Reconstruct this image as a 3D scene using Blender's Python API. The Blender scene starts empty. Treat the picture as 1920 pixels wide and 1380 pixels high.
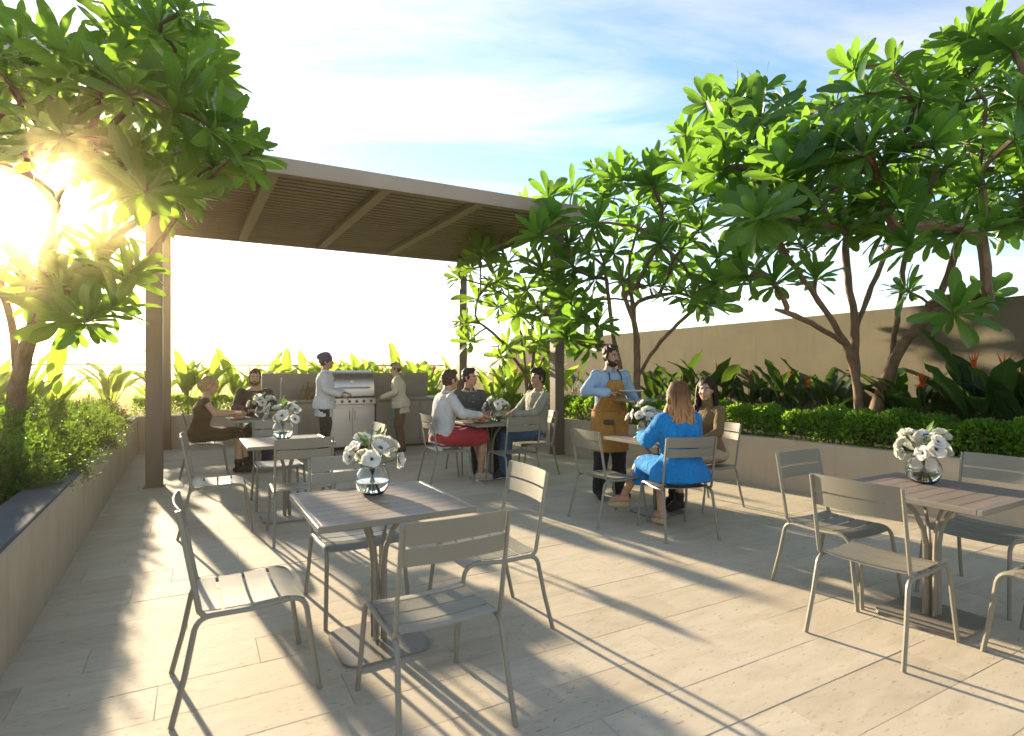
# Rooftop terrace at low sun: pergola, outdoor kitchen, slatted chairs, planters with frangipani trees.
import bpy, bmesh, math, random
import numpy as np
from mathutils import Vector, Matrix, Quaternion, Euler, noise as mnoise
R = math.radians
scene = bpy.context.scene
COL = scene.collection

# ------------------------------------------------------------------ camera
cam_d = bpy.data.cameras.new('camera')
cam = bpy.data.objects.new('camera', cam_d); COL.objects.link(cam)
cam.location = (0, 0, 1.49); cam.rotation_euler = (R(90), 0, 0)
cam_d.sensor_width = 36; cam_d.lens = 20.04; cam_d.clip_start = .05; cam_d.clip_end = 6000
cam_d.shift_y = .001
cam_d.dof.use_dof = True; cam_d.dof.focus_distance = 5.6; cam_d.dof.aperture_fstop = 2.0
scene.camera = cam

# ------------------------------------------------------------------ light
SUN_AZ, SUN_EL = 39.5, 13.5          # degrees left of the view axis, above the horizon
S = Vector((-math.sin(R(SUN_AZ))*math.cos(R(SUN_EL)), math.cos(R(SUN_AZ))*math.cos(R(SUN_EL)), math.sin(R(SUN_EL))))
world = bpy.data.worlds.new('World'); scene.world = world; world.use_nodes = True
nt = world.node_tree; N = nt.nodes; LK = nt.links
bg = N['Background']; bg.inputs[1].default_value = 1.0
sky = N.new('ShaderNodeTexSky'); sky.sky_type = 'NISHITA'; sky.sun_disc = False
sky.sun_elevation = R(SUN_EL); sky.sun_rotation = R(-SUN_AZ)
sky.air_density = 1.0; sky.dust_density = .05; sky.ozone_density = 1.8
SKY_STRENGTH = .09
tc = N.new('ShaderNodeTexCoord')
sep = N.new('ShaderNodeSeparateXYZ'); LK.new(tc.outputs['Generated'], sep.inputs[0])
def mth(op, a, b=None, clamp=False):
    n = N.new('ShaderNodeMath'); n.operation = op; n.use_clamp = clamp
    for i, v in enumerate((a, b)):
        if v is None: continue
        if isinstance(v, (int, float)): n.inputs[i].default_value = v
        else: LK.new(v, n.inputs[i])
    return n.outputs[0]
zz = mth('ADD', mth('MAXIMUM', sep.outputs[2], 0.0), .16)
cx = mth('DIVIDE', sep.outputs[0], zz); cy = mth('DIVIDE', sep.outputs[1], zz)
cmb = N.new('ShaderNodeCombineXYZ'); LK.new(cx, cmb.inputs[0]); LK.new(cy, cmb.inputs[1])
mp = N.new('ShaderNodeMapping'); mp.inputs['Rotation'].default_value = (0, 0, R(-38)); mp.inputs['Scale'].default_value = (.30, 1.5, 1)
LK.new(cmb.outputs[0], mp.inputs[0])
nz = N.new('ShaderNodeTexNoise'); nz.inputs['Scale'].default_value = 1.5; nz.inputs['Detail'].default_value = 9
nz.inputs['Roughness'].default_value = .62; nz.inputs['Distortion'].default_value = .55
LK.new(mp.outputs[0], nz.inputs['Vector'])
cr = N.new('ShaderNodeValToRGB'); cr.color_ramp.elements[0].position = .40; cr.color_ramp.elements[1].position = .68
LK.new(nz.outputs['Fac'], cr.inputs[0])
cf = mth('MULTIPLY', cr.outputs[0], .8)
sk_s = N.new('ShaderNodeVectorMath'); sk_s.operation = 'SCALE'; sk_s.inputs['Scale'].default_value = SKY_STRENGTH
LK.new(sky.outputs[0], sk_s.inputs[0])
# thin cirrus: whitens the sky by scattering the same light, brighter where the sky is brighter
rgb2 = N.new('ShaderNodeRGBToBW'); LK.new(sk_s.outputs[0], rgb2.inputs[0])
cl_v = mth('ADD', mth('MULTIPLY', rgb2.outputs[0], 1.3), .10)
cl_c = N.new('ShaderNodeCombineColor')
LK.new(cl_v, cl_c.inputs[0]); LK.new(mth('MULTIPLY', cl_v, .98), cl_c.inputs[1]); LK.new(mth('MULTIPLY', cl_v, .97), cl_c.inputs[2])
mx = N.new('ShaderNodeMix'); mx.data_type = 'RGBA'
LK.new(cf, mx.inputs['Factor']); LK.new(sk_s.outputs[0], mx.inputs['A']); LK.new(cl_c.outputs[0], mx.inputs['B'])
LK.new(mx.outputs['Result'], bg.inputs[0])

sun_d = bpy.data.lights.new('sun', 'SUN'); sun_d.energy = 4.6; sun_d.angle = R(1.0); sun_d.color = (1.0, .83, .58)
sun = bpy.data.objects.new('sun', sun_d); COL.objects.link(sun)
sun.rotation_euler = (-S).to_track_quat('-Z', 'Y').to_euler(); sun.location = S*60

vs = scene.view_settings
vs.view_transform = 'Standard'; vs.look = 'None'; vs.gamma = 1; vs.use_curve_mapping = False
vs.exposure = 2.02
cy_ = scene.cycles
cy_.use_denoising = True; cy_.max_bounces = 16; cy_.diffuse_bounces = 3; cy_.glossy_bounces = 3
cy_.transmission_bounces = 16; cy_.transparent_max_bounces = 10; cy_.volume_bounces = 0
cy_.caustics_reflective = False; cy_.caustics_refractive = False; cy_.sample_clamp_indirect = 6

# ------------------------------------------------------------------ helpers
rnd = random.Random(7)
F_PX = 1069.0
def at(px, py, Z):                      # a point in the place, from where it is seen and how far away it stands
    return Vector(((px-960)/F_PX*Z, Z, 1.49+(692-py)/F_PX*Z))
D1 = Vector((-.5, .866, 0)); D2 = Vector((.879, .477, 0))       # depth of the terrace, width of the terrace
def rot_facing(d): return math.atan2(-d.x, d.y)

def tag(o, label=None, cat=None, group=None, kind=None):
    if label: o['label'] = label
    if cat: o['category'] = cat
    if group: o['group'] = group
    if kind: o['kind'] = kind
    return o
def empty(name, loc=(0,0,0), rz=0, label=None, cat=None, group=None, scale=1):
    o = bpy.data.objects.new(name, None); COL.objects.link(o)
    o.location = loc; o.rotation_euler = (0, 0, rz); o.empty_display_size = .1
    o.scale = (scale,)*3
    return tag(o, label, cat, group)
def link(name, me, parent=None, mat=None):
    o = bpy.data.objects.new(name, me); COL.objects.link(o)
    if parent: o.parent = parent
    if mat and not me.materials: me.materials.append(mat)
    return o
def copy_tree(o, parent=None):
    c = o.copy(); COL.objects.link(c); c.parent = parent
    for ch in o.children: copy_tree(ch, c)
    return c

class MB:
    def __init__(s): s.v = []; s.f = []
    def add(s, vs, fs):
        b = len(s.v); s.v += [tuple(v) for v in vs]; s.f += [tuple(b+i for i in f) for f in fs]; return s
    def box(s, c, size, ch=0, M=None):
        hx, hy, hz = (x/2 for x in size); ch = min(ch, hx*.9, hy*.9, hz*.9)
        if ch <= 0:
            vs = [(x,y,z) for z in (-hz,hz) for y in (-hy,hy) for x in (-hx,hx)]
            fs = [(0,2,3,1),(4,5,7,6),(0,1,5,4),(2,6,7,3),(0,4,6,2),(1,3,7,5)]
        else:
            bm = bmesh.new(); bmesh.ops.create_cube(bm, size=1)
            for v in bm.verts: v.co = Vector((v.co.x*2*hx, v.co.y*2*hy, v.co.z*2*hz))
            bmesh.ops.bevel(bm, geom=bm.edges[:], offset=ch, segments=1, affect='EDGES')
            bm.verts.index_update()
            vs = [v.co.copy() for v in bm.verts]; fs = [[v.index for v in f.verts] for f in bm.faces]; bm.free()
        vs = [Vector(v) for v in vs]
        if M is not None: vs = [M @ v for v in vs]
        vs = [v+Vector(c) for v in vs]
        return s.add(vs, fs)
    def tube(s, pts, radii, n=8, flat=1.0, cap=True, ref=None):
        pts = [Vector(p) for p in pts]
        if isinstance(radii, (int, float)): radii = [radii]*len(pts)
        m = len(pts); b = len(s.v); prev = None
        for i, p in enumerate(pts):
            t = (pts[min(i+1,m-1)]-pts[max(i-1,0)])
            t = t.normalized() if t.length > 1e-9 else Vector((0,0,1))
            if prev is None:
                r0 = Vector(ref) if ref else (Vector((0,0,1)) if abs(t.z) < .9 else Vector((1,0,0)))
                u = r0 - t*r0.dot(t); u.normalize()
            else:
                u = prev - t*prev.dot(t)
                u = u.normalized() if u.length > 1e-6 else prev
            prev = u; w = t.cross(u)
            for k in range(n):
                a = 2*math.pi*k/n
                s.v.append(tuple(p + u*(math.cos(a)*radii[i]*flat) + w*(math.sin(a)*radii[i])))
        for i in range(m-1):
            for k in range(n):
                k2 = (k+1) % n
                s.f.append((b+i*n+k, b+i*n+k2, b+(i+1)*n+k2, b+(i+1)*n+k))
        if cap:
            s.f.append(tuple(b+k for k in range(n))[::-1]); s.f.append(tuple(b+(m-1)*n+k for k in range(n)))
        return s
    def lathe(s, prof, n=24, c=(0,0,0)):
        b = len(s.v); m = len(prof)
        for r, z in prof:
            for k in range(n):
                a = 2*math.pi*k/n; s.v.append((c[0]+r*math.cos(a), c[1]+r*math.sin(a), c[2]+z))
        for i in range(m-1):
            for k in range(n):
                k2 = (k+1) % n; s.f.append((b+i*n+k, b+i*n+k2, b+(i+1)*n+k2, b+(i+1)*n+k))
        s.f.append(tuple(b+k for k in range(n))[::-1]); s.f.append(tuple(b+(m-1)*n+k for k in range(n)))
        return s
    def prism(s, poly, z0, z1):
        n = len(poly); b = len(s.v)
        s.v += [(x, y, z0) for x, y in poly] + [(x, y, z1) for x, y in poly]
        s.f.append(tuple(b+i for i in range(n))[::-1]); s.f.append(tuple(b+n+i for i in range(n)))
        for i in range(n):
            j = (i+1) % n; s.f.append((b+i, b+j, b+n+j, b+n+i))
        return s
    def ell(s, c, r, M=None, n=14, m=9):
        b = len(s.v); c = Vector(c); r = Vector((r,r,r)) if isinstance(r,(int,float)) else Vector(r)
        def put(v):
            v = Vector((v[0]*r.x, v[1]*r.y, v[2]*r.z))
            if M is not None: v = M @ v
            s.v.append(tuple(v+c))
        put((0,0,-1))
        for i in range(1, m):
            t = -math.pi/2+math.pi*i/m
            for k in range(n):
                a = 2*math.pi*k/n; put((math.cos(a)*math.cos(t), math.sin(a)*math.cos(t), math.sin(t)))
        put((0,0,1)); top = len(s.v)-1
        for k in range(n):
            k2 = (k+1) % n
            s.f.append((b, b+1+k2, b+1+k)); s.f.append((top, b+1+(m-2)*n+k, b+1+(m-2)*n+k2))
            for i in range(m-2):
                s.f.append((b+1+i*n+k, b+1+i*n+k2, b+1+(i+1)*n+k2, b+1+(i+1)*n+k))
        return s
    def cap(s, p0, p1, r0, r1, n=12, flat=1.0):
        p0 = Vector(p0); p1 = Vector(p1); d = (p1-p0); L = d.length; d.normalize()
        pts = [p0-d*r0*.98, p0-d*r0*.75, p0-d*r0*.35, p0]; rr = [r0*.18, r0*.66, r0*.93, r0]
        for k in (.25,.5,.75): pts.append(p0+d*L*k); rr.append(r0+(r1-r0)*k)
        pts += [p1, p1+d*r1*.35, p1+d*r1*.75, p1+d*r1*.98]; rr += [r1, r1*.93, r1*.66, r1*.18]
        return s.tube(pts, rr, n, flat)
    def mesh(s, name, mat=None, smooth=True, angle=40, clean=False):
        me = bpy.data.meshes.new(name); me.from_pydata(s.v, [], s.f); me.update()
        if clean:
            bm = bmesh.new(); bm.from_mesh(me); bmesh.ops.recalc_face_normals(bm, faces=bm.faces[:]); bm.to_mesh(me); bm.free()
        if smooth:
            me.polygons.foreach_set('use_smooth', [True]*len(me.polygons)); me.set_sharp_from_angle(angle=R(angle))
        if mat: me.materials.append(mat)
        return me
    def build(s, name, mat, parent=None, smooth=True, angle=40, clean=False):
        return link(name, s.mesh(name, mat, smooth, angle, clean), parent)
def np_mesh(name, V, F, mat=None, uv=None, smooth=True):
    V = np.asarray(V, np.float32).reshape(-1, 3); F = np.asarray(F, np.int32)
    me = bpy.data.meshes.new(name); k = F.shape[1]
    me.vertices.add(len(V)); me.vertices.foreach_set('co', V.ravel())
    me.loops.add(F.size); me.loops.foreach_set('vertex_index', F.ravel())
    me.polygons.add(len(F)); me.polygons.foreach_set('loop_start', np.arange(0, F.size, k, dtype=np.int32))
    me.update(calc_edges=True); me.validate()
    if smooth: me.polygons.foreach_set('use_smooth', np.ones(len(F), bool))
    if uv is not None:
        l = me.uv_layers.new(name='UVMap'); l.data.foreach_set('uv', np.asarray(uv, np.float32)[F.ravel()].ravel())
    if mat: me.materials.append(mat)
    return me

# ------------------------------------------------------------------ materials
class NT:
    def __init__(s, name):
        s.m = bpy.data.materials.new(name); s.m.use_nodes = True; s.t = s.m.node_tree
        s.b = s.t.nodes['Principled BSDF']; s.out = s.t.nodes['Material Output']
    def n(s, kind, **kw):
        x = s.t.nodes.new(kind)
        for k, v in kw.items(): setattr(x, k, v)
        return x
    def l(s, a, b): s.t.links.new(a, b)
    def noise(s, vec, scale, detail=4, rough=.55, dist=0):
        x = s.n('ShaderNodeTexNoise'); x.inputs['Scale'].default_value = scale; x.inputs['Detail'].default_value = detail
        x.inputs['Roughness'].default_value = rough; x.inputs['Distortion'].default_value = dist
        if vec is not None: s.l(vec, x.inputs['Vector'])
        return x.outputs['Fac']
    def math(s, op, a, b=None):
        x = s.n('ShaderNodeMath', operation=op)
        for i, v in enumerate((a, b)):
            if v is None: continue
            if isinstance(v, (int, float)): x.inputs[i].default_value = v
            else: s.l(v, x.inputs[i])
        return x.outputs[0]
    def ramp(s, fac, stops):
        x = s.n('ShaderNodeValToRGB'); e = x.color_ramp.elements
        while len(e) < len(stops): e.new(.5)
        for i, (p, c) in enumerate(stops): e[i].position = p; e[i].color = (*c, 1)
        s.l(fac, x.inputs[0]); return x.outputs[0]
    def mix(s, fac, a, b, mode='MIX'):
        x = s.n('ShaderNodeMix', data_type='RGBA', blend_type=mode)
        for k, v in (('Factor', fac), ('A', a), ('B', b)):
            if isinstance(v, (int, float)): x.inputs[k].default_value = v
            elif isinstance(v, tuple): x.inputs[k].default_value = (*v, 1)
            else: s.l(v, x.inputs[k])
        return x.outputs['Result']
    def coord(s, kind='Object'): return s.n('ShaderNodeTexCoord').outputs[kind]
    def mapping(s, vec, scale=(1,1,1), rot=(0,0,0)):
        x = s.n('ShaderNodeMapping'); x.inputs['Scale'].default_value = scale; x.inputs['Rotation'].default_value = rot
        s.l(vec, x.inputs[0]); return x.outputs[0]
    def rand(s):
        a = s.n('ShaderNodeObjectInfo').outputs['Random']; g = s.n('ShaderNodeNewGeometry').outputs['Random Per Island']
        return s.math('FRACT', s.math('ADD', a, g))
    def bump(s, h, strength=.3, dist=.01):
        x = s.n('ShaderNodeBump'); x.inputs['Strength'].default_value = strength; x.inputs['Distance'].default_value = dist
        s.l(h, x.inputs['Height']); s.l(x.outputs[0], s.b.inputs['Normal']); return x.outputs[0]
def hsv_shift(c, f): return tuple(max(0, min(1, x*f)) for x in c)
def simple(name, col, rough=.5, metal=0., var=.12, scale=5, bump=0., bscale=60, bdist=.004, rv=.08, spec=.5, sheen=0.):
    t = NT(name); co = t.coord()
    n1 = t.noise(co, scale, 5)
    c = t.ramp(n1, [(.3, hsv_shift(col, 1-var)), (.7, hsv_shift(col, 1+var))])
    rr = t.rand(); c = t.mix(t.math('MULTIPLY', rr, .12), c, hsv_shift(col, .8))
    t.l(c, t.b.inputs['Base Color'])
    t.l(t.math('ADD', t.math('MULTIPLY', t.noise(co, scale*4, 4), rv*2), rough-rv), t.b.inputs['Roughness'])
    t.b.inputs['Metallic'].default_value = metal
    t.b.inputs['Specular IOR Level'].default_value = spec
    if sheen: t.b.inputs['Sheen Weight'].default_value = sheen; t.b.inputs['Sheen Roughness'].default_value = .5
    if bump: t.bump(t.noise(co, bscale, 6, .65), bump, bdist)
    return t.m
def leafy(name, dark, light, trans, tw=.45, rough=.36, veins=True, pale=None, bump=.0):
    t = NT(name); r = t.rand(); co = t.coord()
    c = t.ramp(r, [(0, dark), (.45, tuple((x+y)/2 for x, y in zip(dark, light))), (.88, light), (1, pale or light)])
    if veins:
        uv = t.n('ShaderNodeUVMap').outputs[0]
        sx = t.n('ShaderNodeSeparateXYZ'); t.l(uv, sx.inputs[0])
        d = t.math('ABSOLUTE', t.math('SUBTRACT', sx.outputs[0], .5))
        mid = t.math('LESS_THAN', d, .035)
        vw = t.n('ShaderNodeTexWave', wave_type='BANDS', bands_direction='Y'); vw.inputs['Scale'].default_value = 7
        vv = t.n('ShaderNodeCombineXYZ'); t.l(sx.outputs[0], vv.inputs[0])
        t.l(t.math('SUBTRACT', sx.outputs[1], t.math('MULTIPLY', d, .35)), vv.inputs[1]); t.l(vv.outputs[0], vw.inputs[0])
        vein = t.math('MULTIPLY', t.math('GREATER_THAN', vw.outputs['Fac'], .93), .35)
        c = t.mix(t.math('MAXIMUM', t.math('MULTIPLY', mid, .6), vein), c, tuple(min(1, x*1.5+.03) for x in light))
    n1 = t.noise(co, 9, 3); c = t.mix(t.math('MULTIPLY', n1, .35), c, dark)
    t.l(c, t.b.inputs['Base Color']); t.b.inputs['Roughness'].default_value = rough; t.b.inputs['Specular IOR Level'].default_value = .35
    tr = t.n('ShaderNodeBsdfTranslucent')
    t.l(t.mix(t.math('MULTIPLY', r, .7), trans, tuple(x*.6 for x in trans)), tr.inputs['Color'])
    ms = t.n('ShaderNodeMixShader'); ms.inputs[0].default_value = tw
    t.l(t.b.outputs[0], ms.inputs[1]); t.l(tr.outputs[0], ms.inputs[2]); t.l(ms.outputs[0], t.out.inputs['Surface'])
    return t.m

M = {}
M['taupe'] = simple('powder_coated_taupe', (.225, .205, .160), .42, 0, .05, 3, .05, 300, .0006, .05, .5)
M['taupe2'] = simple('powder_coated_taupe_table', (.215, .19, .15), .4, 0, .05, 3, .05, 300, .0006)
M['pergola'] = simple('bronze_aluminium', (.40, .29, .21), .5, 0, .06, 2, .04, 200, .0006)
M['plank'] = None
def travertine(name, base):
    t = NT(name); geo = t.n('ShaderNodeNewGeometry').outputs['Position']
    r = t.rand()
    off = t.n('ShaderNodeVectorMath', operation='ADD'); t.l(geo, off.inputs[0])
    cc = t.n('ShaderNodeCombineXYZ'); t.l(t.math('MULTIPLY', r, 37.), cc.inputs[0]); t.l(t.math('MULTIPLY', r, 91.), cc.inputs[1]); t.l(cc.outputs[0], off.inputs[1])
    v = t.mapping(off.outputs[0], (1, 1, 1), (0, 0, R(-29)))
    vs_ = t.mapping(v, (1.3, 4.2, 1))
    n1 = t.noise(vs_, 2.2, 7, .6, .5); n2 = t.noise(v, 1.2, 4, .6); n3 = t.noise(vs_, 14, 6, .7, .3)
    b = base
    c = t.ramp(n1, [(.25, (b[0]*.70, b[1]*.68, b[2]*.63)), (.5, b), (.78, (min(1,b[0]*1.2), min(1,b[1]*1.21), b[2]*1.22))])
    c = t.mix(t.math('MULTIPLY', t.ramp(t.noise(v, .55, 6, .65, .8), [(.42, (0,0,0)), (.68, (1,1,1))]), .30), c, (b[0]*.62, b[1]*.58, b[2]*.52))
    c = t.mix(t.math('MULTIPLY', n2, .5), c, (b[0]*.84, b[1]*.80, b[2]*.74))
    c = t.mix(.3, c, t.ramp(r, [(0, (b[0]*.74, b[1]*.71, b[2]*.66)), (.5, (b[0], b[1]*.99, b[2]*.97)), (1, (min(1,b[0]*1.14), min(1,b[1]*1.15), b[2]*1.17))]))
    pit = t.ramp(n3, [(.33, (1,1,1)), (.40, (0,0,0))])
    c = t.mix(t.math('MULTIPLY', pit, .7), c, (b[0]*.42, b[1]*.36, b[2]*.28))
    t.l(c, t.b.inputs['Base Color'])
    t.l(t.math('ADD', t.math('MULTIPLY', n1, .2), .66), t.b.inputs['Roughness']); t.b.inputs['Specular IOR Level'].default_value = .2
    h = t.math('SUBTRACT', t.math('MULTIPLY', n1, .6), t.math('MULTIPLY', pit, 1.0))
    t.bump(h, .6, .005)
    return t.m
M['paver'] = travertine('travertine_paver', (.53, .457, .350))
M['mortar'] = simple('paving_mortar', (.50, .44, .35), .9, 0, .2, 20, .4, 120, .003)
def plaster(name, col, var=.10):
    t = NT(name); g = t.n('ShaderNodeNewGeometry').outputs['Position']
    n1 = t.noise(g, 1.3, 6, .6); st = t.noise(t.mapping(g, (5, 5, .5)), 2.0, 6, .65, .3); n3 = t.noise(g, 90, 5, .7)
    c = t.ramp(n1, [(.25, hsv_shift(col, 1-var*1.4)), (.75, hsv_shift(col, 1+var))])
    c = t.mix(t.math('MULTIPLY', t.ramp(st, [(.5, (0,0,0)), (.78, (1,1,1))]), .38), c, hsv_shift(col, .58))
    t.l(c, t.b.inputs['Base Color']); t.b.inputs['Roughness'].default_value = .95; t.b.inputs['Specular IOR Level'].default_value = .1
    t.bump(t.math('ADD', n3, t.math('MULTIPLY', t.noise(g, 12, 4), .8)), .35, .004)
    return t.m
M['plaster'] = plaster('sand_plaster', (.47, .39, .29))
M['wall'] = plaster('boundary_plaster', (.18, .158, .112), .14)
M['coping'] = plaster('grey_stone_coping', (.105, .11, .115), .2)
M['soil'] = simple('planting_soil', (.045, .032, .022), .95, 0, .4, 14, .9, 40, .02)
M['bark'] = None
def bark(name, a, b):
    t = NT(name); co = t.coord(); n1 = t.noise(t.mapping(co, (1, 1, .5)), 9, 7, .65, .6); n2 = t.noise(co, 45, 5, .7)
    t.l(t.ramp(n1, [(.3, a), (.7, b)]), t.b.inputs['Base Color']); t.b.inputs['Roughness'].default_value = .8
    t.bump(t.math('ADD', n1, t.math('MULTIPLY', n2, .5)), .7, .012); return t.m
M['bark'] = bark('frangipani_bark', (.095, .055, .034), (.25, .155, .095))
M['leaf'] = leafy('frangipani_leaf', (.012, .046, .011), (.044, .122, .02), (.30, .58, .05), .42, .32, True, (.13, .19, .03))
M['leaf_b'] = leafy('frangipani_leaf_sunny', (.015, .054, .012), (.055, .135, .022), (.38, .62, .055), .46, .32, True, (.15, .20, .03))  # lighter copy of the leaf above, with sunlight put into its colours
M['strel'] = leafy('strelitzia_leaf', (.010, .030, .012), (.024, .062, .016), (.16, .28, .03), .30, .40, True, (.06, .11, .03))  # darker copy for the plants by the wall, their shade put into the colour
M['strel_sun'] = leafy('strelitzia_leaf_pale', (.03, .085, .018), (.085, .17, .03), (.5, .68, .07), .52, .38, True, (.12, .2, .04))  # brighter, more translucent copy: backlight put into the leaf colour
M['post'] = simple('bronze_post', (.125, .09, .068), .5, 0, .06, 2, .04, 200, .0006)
M['hedge'] = leafy('hedge_leaf', (.04, .115, .018), (.13, .26, .03), (.42, .68, .06), .5, .36, False, (.12, .22, .03))
M['fern'] = leafy('shrub_leaf', (.016, .060, .013), (.052, .135, .02), (.28, .50, .035), .38, .5, False, (.10, .17, .025))
M['far_tree'] = leafy('far_foliage', (.04, .065, .025), (.08, .11, .04), (.14, .2, .05), .3, .6, False)
M['orange'] = leafy('strelitzia_flower', (.55, .10, .02), (.75, .20, .02), (.8, .25, .03), .35, .5, False)
M['petal'] = leafy('white_petal', (.72, .69, .62), (.80, .78, .72), (.85, .83, .76), .35, .5, False)
M['black_core'] = simple('flower_centre', (.03, .028, .025), .8, 0, .4, 60, .8, 300, .002)
M['stem'] = leafy('flower_stem', (.05, .11, .03), (.08, .16, .04), (.2, .35, .06), .25, .45, False)
def glass(name, ior=1.45, col=(1,1,1), rough=0.0):
    t = NT(name); t.b.inputs['Transmission Weight'].default_value = 1; t.b.inputs['IOR'].default_value = ior
    t.b.inputs['Roughness'].default_value = rough; t.b.inputs['Base Color'].default_value = (*col, 1); return t.m
M['glass'] = glass('clear_glass', 1.45, (.98, .99, .98)); M['water'] = glass('water', 1.33, (.97, .99, .98))
def pane(name):
    t = NT(name); tr = t.n('ShaderNodeBsdfTransparent'); tr.inputs[0].default_value = (.93, .96, .945, 1)
    gl = t.n('ShaderNodeBsdfGlossy'); gl.inputs['Roughness'].default_value = .03
    lw = t.n('ShaderNodeFresnel'); lw.inputs[0].default_value = 1.45
    ms = t.n('ShaderNodeMixShader'); t.l(lw.outputs[0], ms.inputs[0]); t.l(tr.outputs[0], ms.inputs[1]); t.l(gl.outputs[0], ms.inputs[2])
    t.l(ms.outputs[0], t.out.inputs['Surface']); return t.m
M['pane'] = pane('balustrade_glass')
M['steel'] = simple('stainless_steel', (.55, .53, .50), .42, 1, .04, 4)
M['dark_steel'] = simple('dark_steel', (.06, .06, .06), .35, .8, .1, 5)
M['counter'] = simple('kitchen_panel', (.27, .235, .195), .55, 0, .06, 3, .06, 120, .001)
M['worktop'] = simple('grey_worktop', (.24, .22, .20), .35, 0, .12, 18, .05, 200, .001)
M['splash'] = simple('splash_panel', (.20, .18, .155), .5, 0, .08, 3, .04, 150, .001)
def wood(name, a, b):
    t = NT(name); co = t.coord(); r = t.rand()
    off = t.n('ShaderNodeVectorMath', operation='ADD'); t.l(co, off.inputs[0])
    cc = t.n('ShaderNodeCombineXYZ'); t.l(t.math('MULTIPLY', r, 23.), cc.inputs[1]); t.l(t.math('MULTIPLY', r, 7.), cc.inputs[0]); t.l(cc.outputs[0], off.inputs[1])
    g = t.noise(t.mapping(off.outputs[0], (1.2, 22, 8)), 3, 6, .6, .6)
    c = t.ramp(g, [(.3, a), (.7, b)]); c = t.mix(t.math('MULTIPLY', r, .35), c, hsv_shift(a, .9))
    t.l(c, t.b.inputs['Base Color']); t.b.inputs['Roughness'].default_value = .5; t.bump(g, .25, .002); return t.m
M['plank'] = wood('table_plank', (.165, .125, .095), (.26, .205, .165))
def cloth(name, col, var=.1, weave=420, rough=.85, fold=.5):
    t = NT(name); co = t.coord(); n1 = t.noise(co, 6, 5)
    t.l(t.ramp(n1, [(.3, hsv_shift(col, 1-var)), (.7, hsv_shift(col, 1+var))]), t.b.inputs['Base Color'])
    t.b.inputs['Roughness'].default_value = rough; t.b.inputs['Specular IOR Level'].default_value = .2
    t.b.inputs['Sheen Weight'].default_value = .1
    f = t.noise(t.mapping(co, (1.6, 1.6, .8)), 13, 4, .55, 1.6)
    t.bump(t.math('ADD', t.math('MULTIPLY', f, 1.), t.math('MULTIPLY', t.noise(co, weave, 2), .05)), min(1, fold*1.3), .03)
    return t.m
def skin(name, col):
    t = NT(name); co = t.coord(); n1 = t.noise(co, 12, 5)
    t.l(t.ramp(n1, [(.3, hsv_shift(col, .9)), (.7, (min(1,col[0]*1.1), col[1]*1.04, col[2]*1.02))]), t.b.inputs['Base Color'])
    t.b.inputs['Roughness'].default_value = .48; t.b.inputs['Specular IOR Level'].default_value = .4
    t.b.inputs['Subsurface Weight'].default_value = .12; t.b.inputs['Subsurface Radius'].default_value = (.6, .25, .12); t.b.inputs['Subsurface Scale'].default_value = .02
    return t.m
def hairmat(name, a, b, tip=None):
    t = NT(name); co = t.coord(); s_ = t.noise(t.mapping(co, (1, 1, .12)), 130, 5, .7, .2)
    c = t.ramp(s_, [(.3, a), (.7, b)])
    if tip:
        sx = t.n('ShaderNodeSeparateXYZ'); t.l(co, sx.inputs[0])
        fac = t.n('ShaderNodeMapRange'); fac.inputs[1].default_value = tip[0]; fac.inputs[2].default_value = tip[1]
        t.l(sx.outputs[2], fac.inputs[0]); c = t.mix(fac.outputs[0], c, t.ramp(s_, [(.3, hsv_shift(tip[2], .6)), (.7, tip[2])]))
    t.l(c, t.b.inputs['Base Color']); t.b.inputs['Roughness'].default_value = .6; t.b.inputs['Specular IOR Level'].default_value = .25
    t.bump(s_, .35, .003); return t.m

# ------------------------------------------------------------------ setting: ground, terrace, planters, walls
def left_line(t, n=0): return Vector((-2.45-.496*t-.868*n, 2.73+.868*t-.496*n, 0))
LC = Vector((-6.83, 10.4, 0))                              # inner corner of side planter and back planter
BACK_IN = Vector((-.477, .879, 0))
def back_line(s, n=0): return LC + D2*s + BACK_IN*n
RC = back_line(6.35)                                       # inner corner of back planter and hedge planter
RIGHT = [RC, Vector((.98, 9.88, 0)), Vector((3.3, 7.12, 0)), Vector((4.05, 6.0, 0)), Vector((6.5, 2.2, 0)), Vector((8.2, -.9, 0))]
BW = [Vector((-.2, 18.2, 0)), Vector((2.74, 12.1, 0)), Vector((4.17, 9.2, 0)), Vector((5.5, 6.05, 0)), Vector((7.2, 2.1, 0)), Vector((8.6, -1.2, 0))]
def line_at(pts, d):
    for a, b in zip(pts, pts[1:]):
        L = (b-a).length
        if d <= L: return a.lerp(b, d/L), (b-a).normalized()
        d -= L
    return pts[-1], (pts[-1]-pts[-2]).normalized()
def offset(pts, d):                                        # mitred offset, positive to the left of travel
    out = []
    for i, p in enumerate(pts):
        ns = []
        if i > 0: e = (p-pts[i-1]).normalized(); ns.append(Vector((-e.y, e.x, 0)))
        if i < len(pts)-1: e = (pts[i+1]-p).normalized(); ns.append(Vector((-e.y, e.x, 0)))
        m = sum(ns, Vector()).normalized(); out.append(p + m*(d/max(.3, m.dot(ns[0]))))
    return out
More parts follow.
